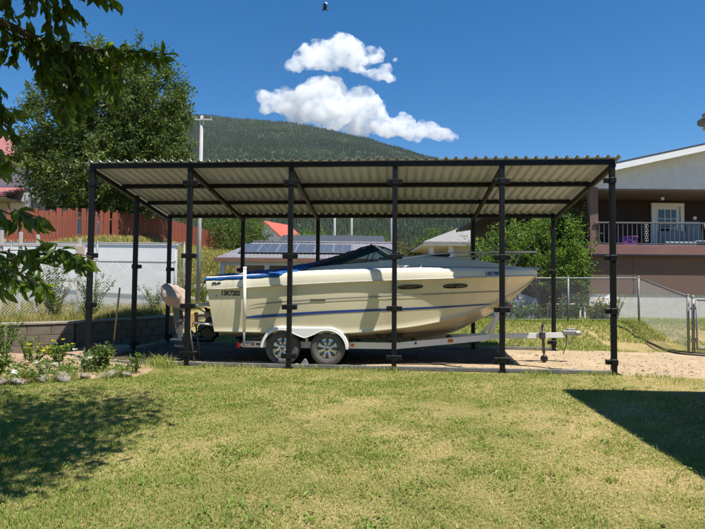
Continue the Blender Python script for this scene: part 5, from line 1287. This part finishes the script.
# ------------------------------------------------------------------ flower bed
M['soil'] = mat('bed_soil', (.40, .29, .19), .95, (.26, .18, .115), 3, .8, bump=.02, bscale=28, spec=.1, dirt=((.16, .115, .075), 9, .6))
def bed_front(x): return 7.98 + .40 * (x + 4.3) + .10 * math.sin(x * 3.1)
rows = []
for x in np.arange(-9.5, -3.1, .09):
    a = max(bed_front(x), 6.6); xe = x
    b = 12.3 if x < -4.72 else 9.80 + .0 * x
    if x > -4.72: b = 9.80 - .08 * (x + 4.72) / .1 * .1
    ys_ = np.linspace(a, b, 34); t = (ys_ - a) / (b - a)
    rim = np.minimum(1, np.minimum(t * 7, (1 - t) * (9 if x > -4.72 else 60)))
    ex = min(1, (-3.15 - x) / .5)
    zz = -.02 + (.10 + .03 * math.sin(x * 2.2)) * rim * ex + .035 * noise2(np.full(34, x) * 2.6, ys_ * 2.6, 81, 4) * rim * ex
    rows.append([(x, y, z) for y, z in zip(ys_, zz)])
o = MB().grid(rows).build('bed_soil', M['soil']); tag(o, 'bare brown soil of the flower bed at the wall corner', 'soil', kind='structure')
def bed_z(x, y): return .075 + .035 * float(noise2(np.array([x * 2.6]), np.array([y * 2.6]), 81, 4)[0])
k_ = 0
for x in np.arange(-6.3, -3.25, .235):
    y = bed_front(x) + rnd.uniform(-.05, .10); o = link('edging_rock', stm[k_ % 5], None, None, (x + rnd.uniform(-.04, .04), y, .05), (rnd.uniform(-.3, .3), rnd.uniform(-.3, .3), rnd.uniform(0, 6)))
    s = rnd.uniform(.055, .11) * (1.25 if k_ in (9, 10) else 1); o.scale = (s * 1.3, s, s * .9); tag(o, 'rough grey rock in the row edging the flower bed', 'rock', 'rocks edging the flower bed'); k_ += 1
def plant(name, label, loc, h, r, n, ls, m, stems=9, flower=None, nfl=0, fls=.03, group=None, seed=1, up=.6, width=.42):
    global RG
    RG = np.random.default_rng(seed); t = thing(name, label, 'plant', loc, 0, group); q = MB(); P = []; D = []; tipz = []
    for k in range(stems):
        a = RG.uniform(0, 6.28); rr = r * RG.uniform(.2, 1); hh = h * RG.uniform(.55, 1); e = Vector((math.cos(a) * rr, math.sin(a) * rr, hh)); pts = [Vector((0, 0, -.04)) + Vector((math.cos(a), math.sin(a), 0)) * .03, e * .5 + Vector((0, 0, hh * .12)), e]
        q.tube(pts, [.006, .004, .002], 5, False); tipz.append(e); m_ = max(1, n // stems)
        for i in range(m_):
            s = RG.uniform(.12, 1); p = pts[0].lerp(pts[1], s * 2) if s < .5 else pts[1].lerp(pts[2], s * 2 - 1); P.append(p + Vector(RG.normal(size=3) * .015)); d = Vector(RG.normal(size=3)); d.z = d.z * .5 + up; D.append(d)
    q.build('stem', M['leaf_mid'], t, fix=False)
    leaves('foliage', np.array(P), np.array(D), ls, m, t, width=width)
    if flower:
        F2 = []; FD = []
        for k in range(nfl):
            e = tipz[RG.integers(0, len(tipz))] + Vector(RG.normal(size=3) * r * .14)
            for j in range(6): F2.append(e); FD.append((math.cos(j * 1.05), math.sin(j * 1.05), .5))
        leaves('blossom', np.array(F2), np.array(FD), fls, flower, t, width=.8)
    return t
def petal(name, c): return leaf_mat(name, tuple(v * .75 for v in c), c, .35, rough=.6)
M['yellow_petal'] = petal('yellow_petal', (.62, .50, .03)); M['white_petal'] = petal('white_petal', (.75, .72, .7)); M['red_petal'] = petal('red_petal', (.62, .09, .05)); M['pink_petal'] = petal('pink_petal', (.65, .25, .25)); M['orange_petal'] = petal('orange_petal', (.7, .2, .03))
for i, (lab, x, y, h, r, n, ls, lm, fl, nf, st) in enumerate((
    ('yellow flowering plant in the middle of the flower bed', -5.0, 9.35, .40, .26, 240, .075, 'leaf_bright', 'yellow_petal', 9, 14),
    ('second yellow flowering plant beside the first in the bed', -5.35, 9.25, .34, .22, 180, .07, 'leaf_bright', 'yellow_petal', 5, 11),
    ('tall straggly green weed against the block wall', -6.45, 10.2, .85, .42, 330, .07, 'leaf_mid', None, 0, 16),
    ('bushy dark green plant near the shelter corner post', -3.95, 8.75, .42, .34, 420, .085, 'leaf_dark', None, 0, 20),
    ('grey green bush at the front of the flower bed', -4.15, 8.65, .30, .30, 260, .06, 'leaf_grey', 'white_petal', 3, 16),
    ('leafy green plant at the picture edge of the bed', -5.95, 8.95, .50, .40, 380, .08, 'leaf_mid', None, 0, 18),
    ('low green plant behind the edging rocks', -5.25, 8.15, .28, .32, 260, .07, 'leaf_mid', None, 0, 15),
    ('pale green plant with small white flowers among the rocks', -4.55, 8.15, .22, .22, 170, .055, 'leaf_grey', 'white_petal', 6, 12),
    ('small green plant by the last edging rock', -3.45, 8.75, .26, .20, 140, .06, 'leaf_mid', None, 0, 10),
    ('spindly weed under the yellow flowers', -5.75, 9.75, .55, .30, 150, .06, 'leaf_mid', None, 0, 10))):
    plant('bed_plant', lab, (x, y, bed_z(x, y)), h, r, n, ls, M[lm], st, M[fl] if fl else None, nf, .045, 'plants in the flower bed', 100 + i)
# grass tuft and weeds at the bed's end and on the soil
n = 900; RG = np.random.default_rng(5); cxy = np.array([(-3.35, 9.55), (-3.2, 9.45), (-3.5, 9.6), (-4.3, 9.6), (-4.9, 8.4), (-3.7, 8.2)]); pk = RG.choice(6, n, p=[.35, .25, .15, .07, .1, .08]); x = cxy[pk, 0] + RG.normal(0, .10, n); y = cxy[pk, 1] + RG.normal(0, .08, n)
blades('tuft_grass', np.stack([x, y, np.full(n, .0)], -1), RG.uniform(.06, .34, n) * RG.uniform(.5, 1.1, n), RG.uniform(.005, .010, n), np.full(n, .7), RG.uniform(0, .8, n), M['grass'], 'long green grass tuft at the end of the flower bed')
n = 5200; x = RG.uniform(-7.2, -3.4, n); y = np.array([bed_front(a) for a in x]) + RG.uniform(-.1, 1, n) ** 3 * 1.6 + .0 ; k = noise2(x * 2.4, y * 2.4, 91, 3) > -.1; x, y = x[k], y[k]
blades('bed_grass', np.stack([x, y, np.full(len(x), .01)], -1), RG.uniform(.06, .20, len(x)), RG.uniform(.005, .010, len(x)), np.full(len(x), .5), RG.uniform(0, .7, len(x)), M['grass'], 'grass growing between the edging rocks of the flower bed')
n = 2600; cx = RG.uniform(-7.0, -3.5, 70); cq = np.array([bed_front(a) for a in cx]) + RG.uniform(0, 1.5, 70) * np.clip((-3.4 - cx), .2, 1); pk = RG.integers(0, 70, n); x = cx[pk] + RG.normal(0, .07, n); y = cq[pk] + RG.normal(0, .07, n); ang = RG.uniform(0, 6.28, n)
o = leaves('bed_weeds', np.stack([x, y, .08 + RG.uniform(0, .10, n)], -1), np.stack([np.cos(ang), np.sin(ang), RG.uniform(-.1, .9, n)], -1), RG.uniform(.03, .07, n), M['leaf_mid'], width=.5, kind='stuff'); tag(o, 'small mixed weeds creeping over the flower bed soil', 'weeds')
M['terracotta'] = mat('terracotta', (.50, .11, .05), .8, (.38, .08, .04), 6, .7)
pt = thing('broken_pot', 'small red clay pot lying tipped over in front of the bed', 'flower pot', (-4.78, 8.03, .07)); pt.scale = (.7, .7, .7); pt.rotation_euler = (1.35, .2, .4)
MB().lathe([(.0, -.08), (.055, -.08), (.075, .06), (.085, .06), (.085, .09), (.070, .09), (.048, -.06), (0, -.06)], 16, (0, 0, 0), 'Z').build('pot_body', M['terracotta'], pt)
o = MB().box((0, 0, 0), (.14, .09, .05), Matrix.Rotation(.4, 3, 'Y'), .015).build('brick_piece', M['terracotta']); o.location = (-4.28, 8.10, .09); tag(o, 'pinkish red brick fragment among the edging rocks', 'brick fragment')
o = MB().box((0, 0, 0), (.12, .08, .07), Matrix.Rotation(.3, 3, 'X'), .025).build('white_stone', M['white_wall']); o.location = (-4.95, 8.08, .12); tag(o, 'small white painted stone next to the tipped red pot', 'stone')

# shovel leaning by the side post
sh = thing('shovel', 'long wooden handled shovel standing against the side post of the shelter', 'shovel', cw(-4.66, 1.05, 0), -YAW)
MB().tube([(0, 0, .28), (.03, .12, 1.37)], .017, 8).build('handle', M['wood_handle'], sh)
MB().tube([(-.004, -.03, .12), (.001, .004, .32)], [.014, .021], 8).build('socket', M['steel_dark'], sh)
MB().prism([(-.10, -.02, .16), (.09, -.02, .16), (.085, -.05, .0), (0, -.08, -.08), (-.09, -.05, .0)], (0, .006, .002)).build('blade', M['steel_dark'], sh)

# weeds and shrubs along the terrace fence
for i, (lab, x, y, h, r, n, ls, lm) in enumerate((
    ('grey green shrub against the terrace fence left of the corner post', -6.35, 13.4, 1.15, .55, 620, .07, 'leaf_grey'), ('dry brown bush on the terrace against the chain link', -6.95, 12.8, .95, .6, 520, .06, 'leaf_brown'),
    ('leafy bush growing up the terrace fence by the trellis', -7.6, 13.8, 1.75, .65, 620, .09, 'leaf_mid'), ('pale green weed clump at the far end of the terrace fence', -5.3, 14.6, .85, .45, 420, .07, 'leaf_grey'),
    ('light green weed clump below the grey utility pole', -4.75, 17.2, .95, .5, 460, .08, 'leaf_mid'), ('green weeds behind the boat stern by the white wall end', -5.15, 16.6, .7, .4, 320, .08, 'leaf_mid'),
    ('low weeds on the terrace edge left of the corner post', -6.1, 12.6, .5, .4, 280, .07, 'leaf_grey'))):
    plant('terrace_shrub', lab, (x, y, bz(x, y) if i != 4 else .75), h, r, n, ls, M[lm], 22, None, 0, .03, 'shrubs along the terrace', 140 + i)
# flower border behind the rear fence
bl = [(3.0, .55, .4, 'leaf_mid', None), (3.9, .85, .5, 'leaf_bright', None), (4.5, .9, .45, 'leaf_bright', 'red_petal'), (5.0, .6, .4, 'leaf_mid', 'white_petal'), (5.6, .55, .35, 'leaf_dark', None), (6.1, .75, .45, 'leaf_grey', 'pink_petal'), (6.6, .85, .4, 'leaf_mid', 'pink_petal'), (7.1, .6, .4, 'leaf_dark', 'orange_petal'), (7.45, .75, .35, 'leaf_mid', 'orange_petal'), (7.9, .85, .35, 'leaf_bright', 'orange_petal')]
nm_ = ('low green plant behind the fence under the bow', 'bright green leafy plant behind the fence near the bow', 'bright plant with red flowers behind the fence', 'plant with white flowers left of the fence post', 'dark green plant just right of the fence post', 'grey green plant with pale pink flowers behind the fence', 'tall plant with pink flowers behind the fence', 'dark plant with orange flowers near the white bench', 'orange flowering plant beneath the porch corner', 'rightmost orange flowering plant by the fence corner')
for i, (x, h, r, lm, fl) in enumerate(bl):
    y = 16.15 + rnd.uniform(-.15, .25); plant('border_plant', nm_[i], (x, y, float(hback(x, y))), h, r, 330, .085, M[lm], 16, M[fl] if fl else None, 7, .045, 'plants behind the rear fence', 170 + i)
# white garden bench and blue cover by the flower border
be = thing('garden_bench', 'low white slatted bench behind the rear fence', 'bench', (6.55, 16.75, .55), .1)
for z in (.42,):
    for y in (-.16, -.02, .12): MB().box((0, y, z), (1.15, .10, .03), bev=.005).build('seat_slat', M['trim_white'], be)
for x in (-.52, .52):
    for y, zt in ((-.16, .40), (.12, .40)): MB().box((x, y, zt / 2), (.05, .05, zt)).build('leg', M['trim_white'], be)
bo = MB().prism([(-.7, -.3, 0), (.7, -.3, 0), (.62, -.3, .62), (.0, -.3, .82), (-.62, -.3, .58)], (.03, .8, .02)).build('tarp_cover', mat('tarp_blue_grey', (.22, .28, .38), .7, (.16, .2, .28), 3, .7, bump=.02, bscale=5)); bo.location = (5.0, 16.9, .5); tag(bo, 'blue grey tarp covered heap behind the rear fence near the bow', 'tarp')
lc = thing('lawn_chair', 'white plastic lawn chair in front of the brown house wall', 'chair', (7.85, 16.75, .58), -.4)
MB().box((0, 0, .38), (.5, .48, .04), bev=.015).build('seat', M['trim_white'], lc); MB().box((0, .27, .66), (.5, .04, .55), Matrix.Rotation(-.25, 3, 'X'), .015).build('backrest', M['trim_white'], lc)
for x in (-.22, .22):
    MB().box((x * 1.15, .02, .60), (.05, .5, .03), bev=.01).build('armrest', M['trim_white'], lc)
    for y in (-.2, .2): MB().box((x, y, .19), (.04, .05, .38)).build('leg', M['trim_white'], lc)

# black hose snaking down from the mound to the gate
M['hose'] = mat('black_hose', (.02, .02, .02), .5, None, 6, .4)
hp_ = []
for (x, y) in ((7.15, 15.2), (7.35, 14.6), (7.3, 14.0), (7.4, 13.4), (7.35, 12.9), (7.2, 12.4), (7.3, 11.95), (7.7, 11.7), (8.3, 11.5), (9.2, 11.1)): hp_.append((x, y))
def smooth(pts, k=6):
    out = []; P = [np.array(p, float) for p in pts]; P = [2 * P[0] - P[1]] + P + [2 * P[-1] - P[-2]]
    for i in range(1, len(P) - 2):
        for t in np.linspace(0, 1, k, endpoint=False): out.append(.5 * ((2 * P[i]) + (-P[i - 1] + P[i + 1]) * t + (2 * P[i - 1] - 5 * P[i] + 4 * P[i + 1] - P[i + 2]) * t * t + (-P[i - 1] + 3 * P[i] - 3 * P[i + 1] + P[i + 2]) * t**3))
    return out + [P[-2]]
for lab, pts in (('black garden hose running down the mound towards the gate', hp_), ('second loop of black hose lying by the gate post', [(7.35, 12.9), (7.55, 12.3), (7.9, 12.1), (8.4, 12.0), (9.5, 11.7)])):
    o = MB().tube([(p[0], p[1], float(hback(p[0], p[1])) + .03) for p in smooth(pts)], .019, 7).build('garden_hose', M['hose']); tag(o, lab, 'hose')

# small weathered thing hanging on the wire
hq = min(hang, key=lambda p: abs((352.5 + F_PX * p.x / p.y) - 318)); 
hg = thing('hanging_ornament', 'small dark object with a pale top dangling from the overhead wire', 'ornament', hq); hg.scale = (.62, .62, .62)
MB().tube([(0, 0, .02), (0, 0, -.05)], .006, 5).build('hook', M['galv'], hg)
MB().lathe([(0, 0), (.03, -.01), (.04, -.04), (.03, -.06), (0, -.07)], 10, (.012, 0, -.02), 'Z').build('pale_cap', M['trim_white'], hg)
bm = bmesh.new(); bmesh.ops.create_icosphere(bm, subdivisions=2, radius=.055)
for v in bm.verts: v.co.z *= 1.5; v.co *= rnd.uniform(.85, 1.15)
me = bpy.data.meshes.new('body'); bm.to_mesh(me); bm.free(); link('body', me, M['dark_plastic'], hg, (-.01, 0, -.12))
for a in (-.06, -.012, .05): MB().tube([(a * .5, 0, -.17), (a * 1.3, 0, -.235)], [.02, .012], 6).build('tail_piece', M['dark_plastic'], hg)

# ------------------------------------------------------------------ cherry tree beside the camera: limbs and leaves reach into the upper left
RG = np.random.default_rng(303); rnd.seed(303)
ct = thing('cherry_tree', 'near cherry tree with long drooping leaves reaching in at upper left', 'tree', (-5.0, 2.9, 0))
O_ = Vector((-5.0, 2.9, 0)); fork = Vector((-4.6, 3.1, 1.9))
wood = MB(); LP = []; LD = []
def node(px, py, Y): return pix(px, py, Y)
def leafy(a, b, r0, r1, gap=.020, wob=.03, droop=1.0, skip=0.0, sz=1.0):
    a, b = Vector(a), Vector(b); L_ = (b - a).length; n = max(3, int(L_ / .10)); pts = branch_path(a, b, n, wob, -.04 * L_)
    wood.tube([p - O_ for p in pts], [r0 + (r1 - r0) * i / n for i in range(n + 1)], 6, False)
    for i in range(int(L_ / gap)):
        t = i * gap / L_
        if t < skip: continue
        k = min(n - 1, int(t * n)); p = pts[k].lerp(pts[k + 1], t * n - k); d = (b - a).normalized() * .55 + Vector(RG.normal(size=3) * .55); d.z -= droop
        LP.append(p + Vector(RG.normal(size=3) * .012)); LD.append(d)
# the long limb and twigs hanging from it
limb = [fork, Vector((-3.7, 3.7, 2.9)), node(-60, 8, 4.0), node(0, 22, 4.2), node(42, 41, 4.4), node(95, 50, 4.6), node(140, 52, 4.75), node(168, 54, 4.85)]
wood.tube([p - O_ for p in limb], [.075, .06, .045, .038, .026, .015, .010, .006], 8)
for i in range(3, 7):
    leafy(limb[i], limb[i + 1], .006, .004, .013); leafy(limb[i], limb[i + 1], .006, .004, .022, .03, -.1)
tw = [((20, 30, 4.3), (14, 62, 4.2)), ((8, 26, 4.25), (2, 60, 4.15)), ((45, 42, 4.4), (40, 74, 4.3)), ((48, 42, 4.4), (62, 112, 4.35)), ((60, 44, 4.4), (52, 92, 4.3)), ((68, 45, 4.45), (78, 122, 4.45)), ((75, 46, 4.5), (70, 98, 4.5)), ((84, 48, 4.5), (92, 112, 4.5)), ((95, 50, 4.6), (100, 86, 4.55)), ((104, 50, 4.6), (116, 104, 4.6)), ((118, 51, 4.7), (122, 84, 4.65)),
      ((128, 51, 4.7), (138, 68, 4.7)), ((146, 52, 4.8), (160, 66, 4.8)), ((30, 36, 4.35), (34, 64, 4.3)), ((88, 48, 4.5), (84, 76, 4.4)), ((55, 43, 4.4), (84, 84, 4.5)), ((36, 38, 4.4), (56, 70, 4.2)), ((74, 46, 4.5), (100, 70, 4.6)), ((110, 50, 4.6), (104, 74, 4.6)),
      ((56, -14, 4.2), (58, 30, 4.25)), ((62, -16, 4.2), (66, 40, 4.3)), ((48, -12, 4.1), (50, 36, 4.2)), ((64, -10, 4.2), (84, 22, 4.3)), ((28, -16, 4.0), (24, 14, 4.0)), ((10, -14, 4.0), (6, 10, 4.0)), ((40, -18, 4.0), (34, 8, 4.0)), ((84, -14, 3.9), (120, 0, 3.95)), ((76, -16, 3.9), (104, -4, 3.9)), ((0, -5, 4.0), (16, 16, 4.1)),
      ((62, 60, 4.3), (66, 124, 4.2)), ((50, 58, 4.3), (46, 90, 4.2)), ((80, 56, 4.4), (82, 100, 4.3)),
      ((-26, 66, 3.7), (4, 96, 3.7)), ((-26, 80, 3.7), (12, 120, 3.7)), ((-30, 92, 3.6), (20, 140, 3.7)), ((-28, 112, 3.6), (16, 168, 3.6)), ((-26, 126, 3.6), (6, 172, 3.6)), ((-30, 100, 3.6), (26, 112, 3.7))]
for a, b in tw:
    leafy(node(*a), node(*b), .006, .0025, .014, .02)
    if a[1] > 35 and b[1] > 60 and a[0] > 10: leafy(node(a[0] + rnd.uniform(-6, 6), a[1], a[2] + .15), node(b[0] + rnd.uniform(-10, 6), b[1] * rnd.uniform(.75, 1.0), b[2] + rnd.uniform(.1, .5)), .005, .0025, .016, .02)
wood.tube([p - O_ for p in (Vector((-3.7, 3.7, 2.9)), node(-70, 60, 3.8), node(-30, 96, 3.65))], [.05, .03, .018], 7)
for a, b in (((-30, 92, 3.6), (-20, 200, 3.4)), ((-20, 200, 3.4), (-18, 262, 3.3))): wood.tube([p - O_ for p in branch_path(node(*a), node(*b), 4, .03)], [.016, .014, .012, .010, .008], 6)
leafy(node(-20, 206, 3.4), node(16, 210, 3.4), .006, .005, .020); leafy(node(16, 210, 3.4), node(46, 219, 3.4), .005, .003, .017)
leafy(node(-22, 262, 3.3), node(26, 252, 3.3), .007, .006, .016); leafy(node(26, 252, 3.3), node(60, 249, 3.3), .006, .004, .014); leafy(node(60, 249, 3.3), node(92, 257, 3.3), .004, .003, .016)
for a, b in (((-18, 214, 3.45), (20, 218, 3.45)), ((14, 209, 3.4), (50, 221, 3.45)), ((-20, 256, 3.35), (20, 250, 3.35)), ((20, 251, 3.35), (64, 250, 3.32)), ((58, 249, 3.3), (96, 259, 3.3)), ((30, 252, 3.3), (42, 270, 3.25)), ((-14, 268, 3.25), (28, 282, 3.2)), ((24, 276, 3.25), (52, 290, 3.2)), ((-20, 276, 3.3), (10, 290, 3.3))): leafy(node(*a), node(*b), .004, .0025, .016)
leafy(node(-20, 264, 3.3), node(22, 272, 3.25), .006, .004, .018); leafy(node(22, 272, 3.25), node(46, 288, 3.25), .004, .003, .020); leafy(node(-20, 250, 3.35), node(6, 268, 3.3), .005, .003, .018)
# the rest of the crown stands above and beside the picture; it throws the dappled shade
gp = [(-2.6, 8.0), (-2.45, 6.9), (-2.25, 5.9), (-2.1, 4.7), (-2.3, 3.8), (-4, 3.4), (-6.6, 3.8), (-6.8, 8.3), (-5.2, 7.75), (-4.0, 7.75)]
def inside(x, y, P):
    c = False; j = len(P) - 1
    for i in range(len(P)):
        if (P[i][1] > y) != (P[j][1] > y) and x < (P[j][0] - P[i][0]) * (y - P[i][1]) / (P[j][1] - P[i][1]) + P[i][0]: c = not c
        j = i
    return c
def in_view(p, m=16):
    if p.y < .3: return False
    z = p.z - EYE; d = p.y * math.cos(TILT) + z * math.sin(TILT); u = -p.y * math.sin(TILT) + z * math.cos(TILT); x, y = F_PX * p.x / d, -F_PX * u / d
    px, py = 352.5 + x * math.cos(ROLL) - y * math.sin(ROLL), 264.5 + x * math.sin(ROLL) + y * math.cos(ROLL)
    return -m < px < 721 and -m < py < 529 + m
cl = []; tries = 0
while len(cl) < 620 and tries < 20000:
    tries += 1; gx_, gy_ = rnd.uniform(-6.8, -2.2), rnd.uniform(3.4, 8.3)
    if not inside(gx_, gy_, gp) or noise2(np.array([gx_ * 1.15]), np.array([gy_ * 1.15]), 95, 2)[0] < -.42: continue
    z = rnd.uniform(2.5, 5.6); p = Vector((gx_ + SUN.x / SUN.z * z, gy_ + SUN.y / SUN.z * z, z))
    if in_view(p, 60): continue
    cl.append(p)
UP = []; UD = []
cl.sort(key=lambda p: (p - fork).length); hubs = [fork, limb[1], limb[2], Vector((-4.0, 2.6, 3.2)), Vector((-2.9, 3.1, 3.6)), Vector((-2.2, 3.6, 4.3)), Vector((-3.6, 4.4, 4.2))]
for a, b in ((0, 3), (3, 4), (4, 5), (1, 6)): wood.tube([p - O_ for p in branch_path(hubs[a], hubs[b], 4, .05)], [.06, .055, .048, .04, .034], 7)
for i, p in enumerate(cl):
    h = min(hubs, key=lambda q: (q - p).length)
    if i % 5 == 0: wood.tube([q - O_ for q in branch_path(h, p, 4, .06)], [.022, .017, .013, .009, .005], 5, False)
    for k in range(42):
        q = p + Vector(RG.normal(size=3) * np.array([.20, .20, .17]))
        if in_view(q, 22): continue
        d = Vector(RG.normal(size=3)) * .7; d.z -= .7; UP.append(q - O_); UD.append(d)
wood.tube([p - O_ for p in (Vector((-5.0, 2.9, -.1)), Vector((-4.98, 2.92, .3)), Vector((-4.85, 3.0, 1.1)), fork)], [.17, .14, .125, .11], 12)
wood.build('trunk', M['bark'], ct)
LP = np.array([tuple(p - O_) for p in LP]); LD = np.array([tuple(d) for d in LD])
leaves('crown', LP, LD, .098, M['leaf_cherry'], ct, width=.43, fold=.30, near=True, var=np.clip(RG.normal(.38, .22, len(LP)), 0, 1))
leaves('upper_foliage', np.array([tuple(p) for p in UP]), np.array([tuple(d) for d in UD]), .125, M['leaf_cherry'], ct, width=.48, fold=.2)
# a few cherries among the hanging twigs
q = MB()
for k in range(26):
    p = LP[RG.integers(0, 1400)] + np.array([0, 0, -.05]); q.lathe([(0, .011), (.008, .008), (.011, 0), (.008, -.008), (0, -.011)], 8, tuple(p + RG.normal(size=3) * .02), 'Z')
o = q.build('cherries', mat('cherry_red', (.20, .008, .012), .25, None, 5, .4), ct); o['kind'] = 'stuff'
